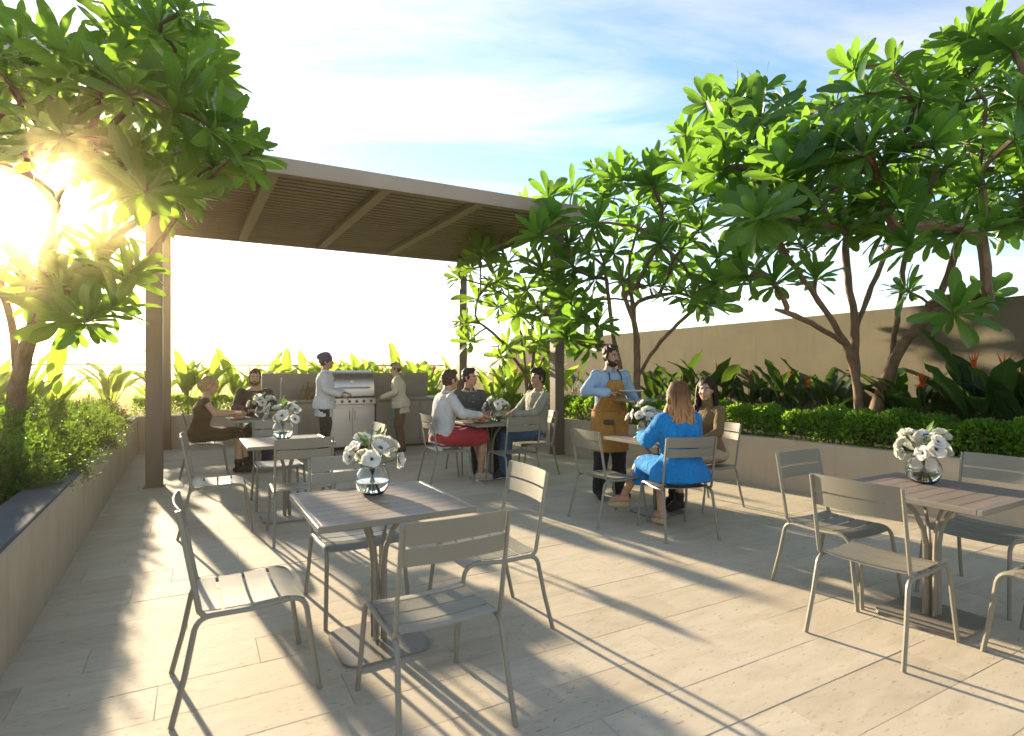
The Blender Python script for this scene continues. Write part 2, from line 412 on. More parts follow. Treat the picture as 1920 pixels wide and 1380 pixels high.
def strip(pts, d0, d1, z0, z1, ch=.008):
    a, b = offset(pts, d0), offset(pts, d1); mb = MB(); n = len(pts)
    for p, q in zip(a, b):
        u = (q-p).normalized()*ch
        mb.v += [(p.x,p.y,z0), (p.x,p.y,z1-ch), (p.x+u.x,p.y+u.y,z1), (q.x-u.x,q.y-u.y,z1), (q.x,q.y,z1-ch), (q.x,q.y,z0)]
    for i in range(n-1):
        for k in range(6):
            k2 = (k+1) % 6; mb.f.append((i*6+k, i*6+k2, i*6+6+k2, i*6+6+k))
    mb.f.append(tuple(range(6))[::-1]); mb.f.append(tuple((n-1)*6+k for k in range(6)))
    return mb
g = MB(); g.prism([(-3000, -800), (3000, -800), (3000, 4500), (-3000, 4500)], -16.6, -16)
ground = g.build('ground', simple('far_ground', (.10, .105, .06), .95, 0, .35, .01), None, False); tag(ground, 'far flat ground below the terrace', 'ground', kind='structure')

ob = [left_line(-6, 2.5), left_line(-6, 0)+Vector((9.5, -3.2, 0)), Vector((9.0, -1.3, 0)), Vector((7.5, 2.2, 0)), Vector((5.8, 6.1, 0)), Vector((3.1, 12.2, 0)), Vector((.1, 18.4, 0)),
      back_line(6.6, 5.2), back_line(6.6, 1.75), LC+BACK_IN*1.75-D2*2.5, left_line(8.0, 2.5)]
fl = MB(); fl.prism([(p.x, p.y) for p in ob], -16, -.016)
floor = fl.build('terrace_floor', M['mortar'], None, False, clean=True); tag(floor, 'rooftop terrace floor paved with pale travertine planks', 'floor', kind='structure')

# pavers: running bond, long side across the terrace
E2 = Vector((math.cos(R(28.8)), math.sin(R(28.8)), 0)); E1 = Vector((-E2.y, E2.x, 0))
PL, PW, GAP = 1.0, .30, .002
def side(a, b, p): return (b.x-a.x)*(p.y-a.y)-(b.y-a.y)*(p.x-a.x)
def on_terrace(p, m=.55):
    q0, q1 = left_line(0), left_line(5)
    if side(q0, q1, p) > m*5: return False
    if (p-LC).dot(BACK_IN) > m: return False
    for a, b in zip(RIGHT, RIGHT[1:]):
        if min(a.y, b.y)-.4 <= p.y <= max(a.y, b.y)+.4 and side(a, b, p)/(b-a).length > m: return False
    return p.y > -2.2
spots = []
for i in range(-14, 60):
    for j in range(-16, 18):
        o_ = (i % 3)*.333*PL + (.11 if i % 2 else 0)
        p = E1*(i*PW) + E2*(j*PL+o_)
        if on_terrace(p): spots.append(p)
def show(p): return p.y > .9 and abs(p.x/max(p.y,.1)) < 1.05
spots.sort(key=lambda p: (0 if show(p) else 1, p.length))
variants = []
for k in range(5):
    r_ = random.Random(k); mb = MB(); mb.box((0, 0, -.015), (PL-GAP, PW-GAP, .03), .0009)
    mb.v = [(x, y, z+(r_.uniform(-.0007, .0007) if z > -.01 else 0)) for x, y, z in mb.v]
    variants.append(mb.mesh('paver', M['paver'], False))
AZ = math.atan2(E2.y, E2.x)
for k, p in enumerate(spots[:300]):
    o = link('paver', variants[k % 5], floor); o.location = (p.x, p.y, rnd.uniform(-.0009, .0009)); o.rotation_euler = (rnd.gauss(0,.0006), rnd.gauss(0,.0003), AZ + (math.pi if rnd.random() < .5 else 0))
rest = MB(); RM = Matrix.Rotation(AZ, 3, 'Z')
for p in spots[300:]: rest.box((p.x, p.y, -.015+rnd.uniform(-.0008,.0008)), (PL-GAP, PW-GAP, .03), .0009, RM)
tag(rest.build('paving', M['paver'], floor, False), kind='stuff')

def planter(name, label, front, zt, depth, coping=None, ends=True):
    root = empty(name, front[0], 0, label, 'planter')
    loc = [p-front[0] for p in front]
    strip(loc, 0, .16, -.01, zt).build('wall', M['plaster'], root, True, 30)
    if coping: strip(loc, .006, coping, zt+.0005, zt+.022, .006).build('coping', M['coping'], root, True, 30)
    return root
ZP = .62
lp = planter('planter', 'long sand plastered planter with grey coping beside the shaded paving', [left_line(-6), LC], ZP-.02, 2.4, .26)
bp = planter('planter', 'sand plastered planter along the glass balustrade behind the kitchen', [LC, RC], ZP, 1.6)
rp = planter('planter', 'angled sand plastered planter holding the clipped hedge under the boundary wall', RIGHT, ZP, 2)
def soil(root, pts, z):
    b = root.location
    mb = MB(); n = 1; mb.v = [(p.x-b.x, p.y-b.y, z) for p in pts]; mb.f = [tuple(range(len(pts)))]
    me = mb.mesh('soil', M['soil'], False); o = link('soil', me, root)
soil(lp, [left_line(-6, .1), LC+Vector((-.09,-.05,0)), LC+BACK_IN*.1-D2*2.4, left_line(-6, 2.45)], .53)
soil(bp, [LC-D2*2.4+BACK_IN*.1, RC+BACK_IN*.1, RC+BACK_IN*1.6, LC-D2*2.4+BACK_IN*1.6], .54)
ro = offset(RIGHT, .1)
soil(rp, [*ro[::-1], RC+BACK_IN*5, *BW], .535)
lo = strip([left_line(-6, 2.45)-lp.location, LC+BACK_IN*1.7-D2*2.4-lp.location], 0, .16, -.01, ZP); lo.build('outer_wall', M['plaster'], lp, True, 30)
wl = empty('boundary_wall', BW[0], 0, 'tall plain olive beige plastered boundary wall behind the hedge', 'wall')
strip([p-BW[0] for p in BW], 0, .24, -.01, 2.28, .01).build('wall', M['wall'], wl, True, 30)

# glass balustrade along the back
gb = empty('glass_balustrade', back_line(-2.3, 1.62), 0, 'frameless glass balustrade with slim dark rail behind the planting', 'balustrade')
rz = math.atan2(D2.y, D2.x); gb.rotation_euler.z = rz
npn = 7
for k in range(npn):
    w = 8.9/npn; mb = MB(); mb.box((w*(k+.5), 0, 1.05), (w-.02, .014, 1.02), .002); mb.build('glass_pane', M['pane'], gb, False)
MB().box((4.45, 0, 1.578), (8.9, .035, .03), .004).build('rail', M['dark_steel'], gb, False)
for k in range(npn+1): MB().box((min(8.89, max(.01, 8.9/npn*k)), 0, .5), (.05, .06, .2), .004).build('clamp', M['steel'], gb, False)

# pergola
PO = Vector((-3.04, 7.25, 0)); PA = Vector((.8829, .4695, 0)); PB = Vector((-.5, .866, 0))
pg = empty('pergola', PO, 0, 'dark bronze pergola with louvred slat roof on four posts', 'pergola')
def pp(a, b, z): return PA*a + PB*b + Vector((0, 0, z))
def bar(a, b, w, h, up=Vector((0,0,1)), ch=.004):
    d = (b-a); L = d.length; d.normalize(); sidev = up.cross(d).normalized(); M3 = Matrix((d, sidev, up)).transposed()
    return MB().box((a+b)/2, (L, w, h), ch, M3)
A0, A1, B0, B1 = -1.62, 4.74, 0., 4.50
posts = [(-4.54, 7.24), (-6.42, 10.55), (.79, 10.0), (-1.15, 13.05)]
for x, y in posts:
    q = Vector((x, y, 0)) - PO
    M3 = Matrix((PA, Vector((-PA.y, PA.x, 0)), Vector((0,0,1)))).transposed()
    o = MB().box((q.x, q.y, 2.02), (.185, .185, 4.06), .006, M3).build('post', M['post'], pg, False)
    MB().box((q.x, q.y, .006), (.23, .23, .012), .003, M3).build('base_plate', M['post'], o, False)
bar(pp(A0,B0,4.085), pp(A1,B0,4.085), .07, .21).build('fascia', M['pergola'], pg, False)
bar(pp(A0,B1,4.085), pp(A1,B1,4.085), .07, .21).build('fascia', M['pergola'], pg, False)
bar(pp(A0-.037,B0-.036,4.086), pp(A0-.037,B1+.036,4.086), .07, .214).build('fascia', M['pergola'], pg, False)
bar(pp(A1+.037,B0-.036,4.086), pp(A1+.037,B1+.036,4.086), .07, .214).build('fascia', M['pergola'], pg, False)
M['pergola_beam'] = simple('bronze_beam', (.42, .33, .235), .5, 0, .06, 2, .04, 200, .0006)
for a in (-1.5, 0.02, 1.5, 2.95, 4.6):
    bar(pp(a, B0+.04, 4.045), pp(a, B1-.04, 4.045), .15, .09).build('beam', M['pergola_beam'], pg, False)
ns = 27
MB().add([pp(A0+.03,B0+.03,4.184), pp(A1-.03,B0+.03,4.184), pp(A1-.03,B1-.03,4.184), pp(A0+.03,B1-.03,4.184), pp(A0+.03,B0+.03,4.188), pp(A1-.03,B0+.03,4.188), pp(A1-.03,B1-.03,4.188), pp(A0+.03,B1-.03,4.188)], [(3,2,1,0),(4,5,6,7),(0,1,5,4),(1,2,6,5),(2,3,7,6),(3,0,4,7)]).build('roof_sheet', M['dark_steel'], pg, False)  # dark sheet added over the slats so the gaps between them read as shade
for k in range(ns):
    b = B0+.1+(B1-B0-.2)*k/(ns-1)
    bar(pp(A0+.01, b, 4.126), pp(A1-.01, b, 4.126), .095, .07, ch=.006).build('slat', M['pergola'], pg, False)

# far woodland beyond the terrace
r_ = np.random.RandomState(4); V = []; Fq = []
nb = 620
for k in range(nb):
    Z = 70*math.exp(r_.rand()*2.1); X = (r_.rand()*2.6-1.5)*Z; h = -5.2+r_.rand()*3.4+ (Z-70)*.008; rad = 2.4+r_.rand()*2.6
    m = 110; d = r_.normal(size=(m,3)); d /= np.linalg.norm(d,axis=1)[:,None]; d[:,2] = np.abs(d[:,2])*1.0-.25
    c = np.array((X, Z, h-rad)) + d*rad*(.75+.35*r_.rand(m,1))
    a = r_.normal(size=(m,3)); a /= np.linalg.norm(a,axis=1)[:,None]; b = np.cross(a, d); b /= np.linalg.norm(b,axis=1)[:,None]+1e-6
    s_ = (.45+.5*r_.rand(m,1))
    q = np.stack([c-a*s_, c+b*s_*.7, c+a*s_, c-b*s_*.7], 1); i0 = len(V)*4*m if False else sum(len(x) for x in V)
    V.append(q.reshape(-1,3)); Fq.append(np.arange(4*m).reshape(m,4)+i0)
wd = link('woodland', np_mesh('woodland', np.concatenate(V), np.concatenate(Fq), M['far_tree'], smooth=False)); tag(wd, 'hazy treetops spreading far below the terrace', 'trees', kind='stuff')

# the hazy air of a low sun
hz = MB().box((0, 150, -4.3), (900, 700, 25.6)).build('haze', None, None, False); tag(hz, 'golden hazy evening air over the terrace', 'haze', kind='stuff')
t = NT('evening_haze'); t.t.nodes.remove(t.b); pv = t.n('ShaderNodeVolumePrincipled')
pv.inputs['Color'].default_value = (1, .78, .44, 1); pv.inputs['Density'].default_value = .0032; pv.inputs['Anisotropy'].default_value = .945
t.l(pv.outputs[0], t.out.inputs['Volume']); hz.data.materials.append(t.m)

# ------------------------------------------------------------------ planting
def leaf_np(L, W, n=6, fold=.18, droop=.16, shape=None, thick=0, wob=0, seed=0):
    """one broad leaf along +Y, face +Z, UV across the blade; three columns so that the midrib folds"""
    r_ = random.Random(seed); V = []; U = []; F = []
    for i in range(n+1):
        t = i/n
        w = W/2*(shape(t) if shape else 1)
        z = -droop*L*t*t + .06*L*t
        y = L*t*(1-.12*droop*t)
        wz = wob*W*math.sin(t*9+r_.random()*3)
        for k, x in enumerate((-1, -.5, 0, .5, 1)):
            V.append((x*w, y, z + fold*abs(x)*w + wz*x)); U.append((.5+.5*x, t))
    for i in range(n):
        for k in range(4): F.append((i*5+k, i*5+k+1, i*5+6+k, i*5+5+k))
    return np.array(V), np.array(F), np.array(U)
def frangi_shape(t): return max(.02, (.16+.84*min(1, t/.62)**.9 if t < .62 else max(0, 1-((t-.62)/.40)**2.4)**.5))
LEAFV = [leaf_np(1, .255+.03*k, 8, .22-.05*k, (.10, .22, .34, .16)[k], frangi_shape, wob=.05, seed=k) for k in range(4)]
LEAFM = [np_mesh('leaf', v, f, M['leaf'], u) for v, f, u in LEAFV]
LEAFM_B = [np_mesh('leaf', v, f, M['leaf_b'], u) for v, f, u in LEAFV]

def in_poly(x, y, P):
    c = False; j = len(P)-1
    for i in range(len(P)):
        if (P[i][1] > y) != (P[j][1] > y) and x < (P[j][0]-P[i][0])*(y-P[i][1])/(P[j][1]-P[i][1])+P[i][0]: c = not c
        j = i
    return c
def sample(P, n, md, rr):
    x0, x1 = min(p[0] for p in P), max(p[0] for p in P); y0, y1 = min(p[1] for p in P), max(p[1] for p in P); out = []; tries = 0
    while len(out) < n and tries < 9000:
        tries += 1; x, y = rr.uniform(x0, x1), rr.uniform(y0, y1)
        if in_poly(x, y, P) and all((x-a)**2+(y-b)**2 > md*md for a, b in out): out.append((x, y))
    return out
def frangipani(name, label, base, limbs, tips, leafL, mats, seed, nleaf=19, blossoms=(), thick=1.0):
    rr = random.Random(seed); root = empty(name, base, 0, label, 'tree', 'frangipani trees in the planters')
    base = Vector(base); nodes = []      # (pos, dir, parent)
    def addpath(path, par):
        prev = par
        for i, p in enumerate(path):
            d = (p-nodes[prev][0]).normalized() if prev is not None else Vector((0,0,1))
            nodes.append([p, d, prev, 0]); prev = len(nodes)-1
        return prev
    nodes.append([base.copy(), Vector((0,0,1)), None, 0])
    paths = []                            # lists of node ids
    for start, pts in limbs:              # start: index of limb to fork from (-1 = base) and fraction
        if start is None: par = 0
        else: par = paths[start[0]][max(0, int(start[1]*(len(paths[start[0]])-1)))]
        ctrl = [nodes[par][0]] + [Vector(p) for p in pts]
        path = []
        for i in range(len(ctrl)-1):
            a, b = ctrl[i], ctrl[i+1]; m = max(2, int((b-a).length/.14))
            pm = ctrl[i-1] if i > 0 else a*2-b; pn = ctrl[i+2] if i+2 < len(ctrl) else b*2-a
            for k in range(1, m+1):
                u = k/m
                p = .5*((2*a)+(b-pm)*u+(2*pm-5*a+4*b-pn)*u*u+(3*a-pm-3*b+pn)*u**3)
                path.append(p + Vector((rr.gauss(0,.006), rr.gauss(0,.006), 0)))
        i0 = len(nodes); addpath(path, par); paths.append([par]+list(range(i0, len(nodes))))
    nlimb = len(paths)
    tips = sorted(tips, key=lambda p: (p-base).length)
    ends = []
    for tp in tips:
        best = None
        for i, nd in enumerate(nodes):
            v = tp-nd[0]; d = v.length
            if nd[0].z < base.z+.75 or d < .05: continue
            c = d*(1+.45*(1-v.normalized().dot(nd[1]))) + .7*max(0, nd[0].z+.05-tp.z)
            if best is None or c < best[0]: best = (c, i)
        par = best[1]; a, da = nodes[par][0], nodes[par][1]; L = (tp-a).length
        c1 = a + (da*.5+Vector((rr.gauss(0,.2), rr.gauss(0,.2), .25+rr.gauss(0,.1))))*L*.42
        m = max(3, int(L/.13)); path = []
        for k in range(1, m+1):
            u = k/m; p = a*(1-u)**2 + c1*2*u*(1-u) + tp*u*u
            path.append(p + Vector((rr.gauss(0,.008), rr.gauss(0,.008), rr.gauss(0,.006)))*(u < .99))
        i0 = len(nodes); e = addpath(path, par); paths.append([par]+list(range(i0, len(nodes)))); ends.append(e)
    for e in ends:
        k = e
        while k is not None: nodes[k][3] += 1; k = nodes[k][2]
    def rad(i, lo): return .008 + .0085*thick*max(1, nodes[i][3])**.50 * lo
    for pi, path in enumerate(paths):
        r_ = [rad(i, 1) for i in path]; r_[0] = min(r_[0], r_[1]*1.12)
        if path[0] == 0 and pi < nlimb: r_ = [x*(1+.35*math.exp(-k*.7)) for k, x in enumerate(r_)]
        mb = MB().tube([nodes[i][0]-base for i in path], [x*(1+rr.gauss(0,.05)) for x in r_], 9 if pi < nlimb else 6)
        mb.build('trunk' if (pi < nlimb and path[0] == 0) else ('limb' if pi < nlimb else 'branch'), M['bark'], root)
    leaves = []
    for e in ends:
        p, d = nodes[e][0], nodes[e][1]
        ax = (d*.55 + Vector((rr.gauss(0,.28), rr.gauss(0,.28), .62))).normalized()
        q = ax.to_track_quat('Z', 'Y'); n = nleaf + rr.randint(-3, 3); a0 = rr.random()*6.28; sc = leafL*rr.uniform(.82, 1.12)
        for k in range(n):
            u = k/(n-1); inc = R(20+88*u**.8+rr.gauss(0, 11)); az = a0+k*2.3999
            lf = sc*(.62+.45*math.sin(math.pi*min(1, .25+.75*u)))*rr.choice((.7,.9,1,1,1.05,1.15))*rr.uniform(.9, 1.1)
            Mx = (q.to_matrix().to_4x4() @ Matrix.Rotation(az, 4, 'Z') @ Matrix.Translation((0, .012, -.05*u)) @ Matrix.Rotation(math.pi/2-inc, 4, 'X') @ Matrix.Rotation(rr.gauss(0,.38), 4, 'Y') @ Matrix.Diagonal((lf*rr.uniform(.8,1.15), lf, lf*rr.uniform(.6,1.8), 1)))
            leaves.append((Matrix.Translation(p-base) @ Mx, rr.randrange(4)))
    def size_key(lv):
        w = lv[0].translation + base; on = w.y > .5 and abs(w.x/w.y) < .93 and abs((w.z-1.49)/w.y) < .67
        return (0 if on else 1, (w-cam.location).length)
    leaves.sort(key=size_key)
    for Mx, k in leaves[:300]:
        o = link('leaf', mats[k], root); o.matrix_local = Mx
    V = []; F = []; U = []; b = 0
    for Mx, k in leaves[300:]:
        v, f, u = LEAFV[k]; A = np.array(Mx); V.append(v @ A[:3,:3].T + A[:3,3]); F.append(f+b); U.append(u); b += len(v)
    if V:
        o = link('foliage', np_mesh('foliage', np.concatenate(V), np.concatenate(F), mats[0].materials[0], np.concatenate(U)), root); tag(o, kind='stuff')
    for bp_ in blossoms:                 # clusters of small white flowers
        mb = MB(); c = Vector(bp_)-base
        for k in range(26):
            d = Vector((rr.gauss(0,1), rr.gauss(0,1), rr.gauss(.2,1))).normalized(); p = c + d*rr.uniform(.03,.13)
            for j in range(5):
                a = j*1.2566; x = d.orthogonal().normalized(); y = d.cross(x); w = x*math.cos(a)+y*math.sin(a); z = d.cross(w)
                mb.add([p, p+w*.018+z*.012+d*.006, p+w*.036+d*.012, p+w*.018-z*.012+d*.006], [(0,1,2,3)])
        mb.build('blossom', M['petal'], root, False)
    return root
rr = random.Random(11)
def tips_in(P, n, md, Zf): return [at(x, y, Zf(x, y)) for x, y in sample(P, n, md, rr)]
# big multi-stem tree behind the clipped hedge
TA = at(1618, 790, 7.0); TA.z = .53
limbsA = [(None, [at(1600,690,6.95), at(1572,620,6.85), at(1480,485,6.6), at(1440,400,6.3)]),
          (None, [at(1604,690,7.05), at(1602,600,7.1), at(1590,520,7.1), at(1586,440,7.0), at(1600,350,6.9)]),
          (None, [at(1668,700,7.0), at(1690,650,6.9), at(1760,560,6.6), at(1800,440,6.4)]),
          ((1,.45), [at(1650,500,7.2), at(1690,420,7.3), at(1720,330,7.3)]),
          ((0,.45), [at(1510,600,6.3), at(1455,580,6.0)]),
          ((2,.4), [at(1688,560,7.0), at(1700,470,6.9), at(1740,370,6.8), at(1760,270,6.6)]),
          ((2,1.), [at(1835,330,6.3), at(1850,190,6.1)]), ((1,1.), [at(1640,260,6.8), at(1670,180,6.6)]), ((0,1.), [at(1415,320,6.0), at(1400,240,5.9)]), ((1,.8), [at(1550,400,6.4), at(1510,320,5.8)])]
PA1 = [(1260,260),(1330,190),(1400,160),(1480,175),(1520,235),(1570,190),(1690,120),(1770,100),(1820,60),(1890,80),(1990,150),(2050,330),(1960,430),(1860,430),(1790,450),(1700,440),(1600,440),(1500,470),(1420,470),(1380,400),(1290,350)]
tA = tips_in(PA1, 135, 36, lambda x, y: rr.uniform(5.0, 7.9) - (.5 if 1400 < x < 1760 and 250 < y < 480 else 0))
tA += [at(1790,585,5.3), at(1840,560,5.9), at(1700,545,6.6), at(1450,530,6.1), at(1400,520,6.6), at(1530,520,7.0), at(1440,300,5.0), at(1560,310,5.0), at(1500,420,5.1), at(1700,460,4.8), at(1650,380,5.0), at(1385,480,6.9),
       at(1840,60,5.6), at(1600,130,6.0), at(1400,190,5.9), at(1345,320,5.6), at(1470,330,4.8)]
frangipani('frangipani_tree', 'large multi-stemmed frangipani spreading over the clipped hedge against the boundary wall', TA, limbsA, tA, .33, LEAFM, 5, 21, (), .85)
# tree behind the waiter
TB = at(1196, 740, 9.3); TB.z = .53
limbsB = [(None, [at(1195,690,9.3), at(1192,620,9.2), at(1172,560,9.0), at(1160,490,8.8)]),
          (None, [at(1160,680,9.1), at(1146,600,9.0), at(1135,510,8.8), at(1110,430,8.6)]),
          ((0,.3), [at(1240,640,9.0), at(1300,580,8.6)]),
          ((0,.5), [at(1180,500,9.4), at(1200,420,9.4)])]
PB1 = [(985,400),(1040,350),(1110,320),(1180,320),(1235,320),(1320,390),(1360,500),(1320,580),(1250,560),(1200,520),(1140,560),(1080,600),(1020,540),(985,450)]
tB = tips_in(PB1, 62, 38, lambda x, y: rr.uniform(7.6, 10.2))
tB += [at(1070,560,8.6), at(1060,630,8.6), at(1120,610,8.4), at(1235,455,7.3), at(1300,560,8.3), at(1330,570,8.2), at(1225,345,7.8), at(1150,330,8.2), at(1240,450,8.6), at(1010,440,8.0), at(1105,650,9.0)]
frangipani('frangipani_tree', 'frangipani with two slim reddish stems rising behind the waiter', TB, limbsB, tB, .38, LEAFM, 6, 20, [at(1170,352,8.3)])
# tree beside the pergola's far post
TC = at(990, 745, 11.5); TC.z = .53
limbsC = [(None, [at(985,690,11.5), at(975,620,11.4), at(955,560,11.2), at(950,510,11.0)]),
          (None, [at(998,690,11.6), at(1000,620,11.6), at(985,560,11.5)]),
          (None, [at(1010,690,11.3), at(1045,640,11.0), at(1060,600,10.8)]),
          ((0,.35), [at(940,640,11.0), at(905,610,10.7)])]
PC1 = [(870,510),(900,470),(960,470),(1030,490),(1050,560),(1010,600),(950,590),(890,560)]
tC = tips_in(PC1, 30, 34, lambda x, y: rr.uniform(10.2, 12.4))
tC += [at(872,605,10.6), at(880,640,10.5), at(940,670,10.9), at(950,650,11.0), at(860,520,10.8), at(1015,640,11.4), at(900,480,10.4), at(985,650,11.8), at(1040,590,11.6), at(1055,650,11.9), at(925,545,11)]
frangipani('frangipani_tree', 'slender frangipani standing between the two far pergola posts', TC, limbsC, tC, .40, LEAFM_B, 8, 19)
# tree in the shaded planter, against the sun
TD = left_line(4.2, .85); TD.z = .52
limbsD = [(None, [at(38,700,5.9), at(62,610,5.8), at(85,480,5.6), at(100,380,5.4)]),
          ((0,.28), [at(20,600,5.9), at(-15,470,5.8), at(-30,330,5.6)]),
          ((0,.45), [at(90,560,5.7), at(100,470,5.9), at(150,390,5.9)]), ((0,1.), [at(150,300,5.2), at(240,200,5.0), at(310,120,4.9)]), ((2,1.), [at(230,330,5.6), at(330,290,5.3)])]
PD1 = [(-120,60),(0,60),(100,90),(180,140),(215,60),(270,30),(350,20),(400,70),(420,140),(420,220),(470,280),(450,310),(370,350),(300,390),(210,310),(100,300),(0,300),(-120,320)]
tD = tips_in(PD1, 96, 38, lambda x, y: rr.uniform(3.9, 6.3))
tD += [at(165,600,4.4), at(235,520,4.9), at(110,540,4.8), at(180,500,5.2), at(340,370,4.6), at(355,360,5.0), at(475,280,5.0), at(465,305,5.2), at(300,60,4.6), at(380,130,4.8), at(245,175,3.9), at(330,205,4.0), at(60,560,5.4), at(215,575,4.6), at(120,600,4.6), at(35,500,5.3), at(195,455,5.3), at(150,545,5.0), at(255,500,5.1)]
frangipani('frangipani_tree', 'frangipani leaning over the shaded planter with the low sun behind its crown', TD, limbsD, tD, .32, LEAFM_B, 9, 20, [at(75,95,4.4), at(40,110,4.5)], .85)

# bird-of-paradise plants
def paddle(t): return max(.015, math.sin(math.pi*min(1, .04+.96*t))**.55*(1-.12*t))
PADV = [leaf_np(1, .36+.05*k, 7, .26, (.12, .3, .5)[k], paddle, wob=.07, seed=k+9) for k in range(3)]
def strelitzia_leaf(k, stem, bl, lean, mat=None):
    """petiole rising from the ground, blade carried on its end"""
    V, F, U = PADV[k % 3]; mb = MB(); pts = []
    for i in range(6):
        u = i/5; pts.append((0, lean*u*u, stem*u))
    mb.tube(pts, [.013, .011, .010, .009, .008, .007], 5)
    nv = len(mb.v)
    d = Vector(pts[-1])-Vector(pts[-2]); ang = math.atan2(d.z, d.y)
    Mx = Matrix.Translation(pts[-1]) @ Matrix.Rotation(ang-.05, 4, 'X') @ Matrix.Diagonal((bl*(.8), bl, bl, 1))
    A = np.array(Mx); VV = V @ A[:3,:3].T + A[:3,3]
    faces = [f for f in mb.f if len(f) == 4]
    return np_mesh('leaf', np.concatenate([np.array(mb.v), VV]), np.concatenate([np.array(faces), F+nv]), mat or M['strel'], np.concatenate([np.full((nv,2),.25), U]))
rs = random.Random(21)
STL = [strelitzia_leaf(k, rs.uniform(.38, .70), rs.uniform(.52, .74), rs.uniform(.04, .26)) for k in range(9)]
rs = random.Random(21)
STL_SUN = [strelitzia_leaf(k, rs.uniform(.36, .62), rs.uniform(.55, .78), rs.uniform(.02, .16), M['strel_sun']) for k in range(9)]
def orange_flower():
    mb = MB(); mb.tube([(0,0,0), (0,.02,.5), (0,.05,.85)], [.009,.008,.008], 5)
    hd = MB()
    hd.tube([(0,.05,.85), (0,.10,.865), (0,.18,.87)], [.012,.013,.002], 5)
    for k in range(4): hd.tube([(0,.07,.86), ((k-1.5)*.02,.06+.02*k,.95), ((k-1.5)*.045,.03+.05*k,1.04)], [.004,.010,.0015], 4, .4)
    return mb.mesh('flower_stalk', M['stem']), hd.mesh('flower_head', M['orange'])
OFS, OFH = orange_flower()
def strelitzia(p, label, group, h=1., n=9, fl=1, seed=0, pool=None):
    r_ = random.Random(seed); root = empty('bird_of_paradise_plant', p, r_.random()*6, label, 'plant', group)
    for k in range(n):
        o = link('leaf', (pool or STL)[r_.randrange(9)], root); o.rotation_euler = (r_.gauss(0,.07), r_.gauss(0,.07), k*2.4+r_.gauss(0,.3)); s = h*r_.uniform(.75, 1.15); o.scale = (s, s, s)
        o.location = (r_.gauss(0,.035), r_.gauss(0,.035), 0)
    for k in range(fl):
        a = r_.random()*6.28
        o = link('flower_stalk', OFS, root); o.rotation_euler = (r_.gauss(.1,.1), 0, a); o.scale = (h,)*3
        o2 = link('flower_head', OFH, o)
    return root
def wall_spot(px, off):         # where the sight line px meets the strip `off` metres in front of the boundary wall
    q = offset(BW, -off); k = (px-960)/F_PX
    for a, b in zip(q, q[1:]):
        da, db = a.x-k*a.y, b.x-k*b.y
        if da*db <= 0: return a.lerp(b, da/(da-db))
    return q[-1]
G1 = 'bird of paradise plants along the boundary wall'
LW = 'dark bird of paradise plant with paddle leaves against the boundary wall'
LWS = ['flowering bird of paradise plant against the boundary wall nearest the pergola post', 'small bird of paradise plant without flowers between the pergola post and the waiter']
LWS += [('bird of paradise plant by the wall '+w) for w in ('just past the waiter\'s shoulder', 'right behind the woman in blue', 'between the two seated women\'s heads', 'behind the tan-clad woman\'s head, one flower', 'next past the woman in tan, one flower', 'midway from tan-clad woman to the big tree', 'two plants before the big tree\'s stems', 'beside the big tree\'s stems on the women\'s side', 'partly hidden behind the big tree\'s stems', 'just past the big tree\'s stems, one flower', 'with two orange flowers, second past the big tree', 'without flowers, third past the big tree', 'with the biggest leaves and two orange flowers', 'next after the biggest-leaved one', 'at the far end past the biggest-leaved one')]
for i, (px, off, h, n, f) in enumerate([(1078,.6,1.0,8,1),(1120,.7,.95,7,0),(1225,.6,1.05,9,0),(1268,.5,1.1,9,0),(1312,.5,1.15,8,0),(1352,.45,1.1,9,1),(1398,.45,.98,8,1),(1438,.4,1.15,9,0),(1482,.4,1.0,9,1),(1535,.45,.9,9,1),(1575,.4,.9,8,0),(1688,.4,.95,9,1),(1735,.42,.95,10,2),(1795,.4,.85,8,0),(1850,.42,1.18,12,2),(1905,.38,1.0,9,1),(1960,.4,1.1,9,1)]):
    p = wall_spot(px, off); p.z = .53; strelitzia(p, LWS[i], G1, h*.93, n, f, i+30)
G2 = 'bird of paradise plants in the back planter'
LB = 'sunlit bird of paradise plant in the planter before the glass balustrade'
LBS = [('bird of paradise plant before the balustrade '+w) for w in ('outside the sunny corner post', 'just inside the sunny corner post', 'above the seated woman\'s back', 'behind the seated woman\'s blond head, one flower', 'between the blond woman and the man in black', 'directly behind the man in black', 'at the tap end of the splash wall', 'behind the counter bottles', 'behind the chef', 'behind the barbecue hood', 'between barbecue and beige-clad woman', 'behind the woman in beige', 'at the end of the splash wall', 'between splash wall and shaded far post', 'past the shaded far post, one flower')]
for i, (s, nn, h, n, f) in enumerate([(-.5,.8,.95,9,1),(.25,.75,1.0,9,0),(.75,.9,1.05,10,0),(1.2,.8,1.0,9,1),(1.7,.95,1.05,9,0),(2.15,.8,1.0,8,0),(2.6,.95,1.05,9,0),(3.1,.85,1.1,10,0),(3.6,.95,1.1,9,0),(4.2,.85,1.1,9,0),(4.75,.9,1.05,9,1),(5.2,.85,1.15,10,0),(5.6,.8,1.1,9,0),(6.0,.9,1.0,9,1),(6.5,.9,1.1,9,1)]):
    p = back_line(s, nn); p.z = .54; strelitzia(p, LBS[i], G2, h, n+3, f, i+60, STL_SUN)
for i, (px, Z, h) in enumerate([(925,12.2,1.0),(960,12.0,1.0),(1010,11.8,1.1),(1040,11.6,1.05)]):
    p = at(px, 700, Z); p.z = .535; strelitzia(p, 'sunlit bird of paradise plant near the slender frangipani, '+('closest to the shaded far post', 'just before its stems', 'just past its stems', 'closest to the front pergola post')[i], 'bird of paradise plants by the slender tree', h, 10, 1, i+90, STL_SUN)
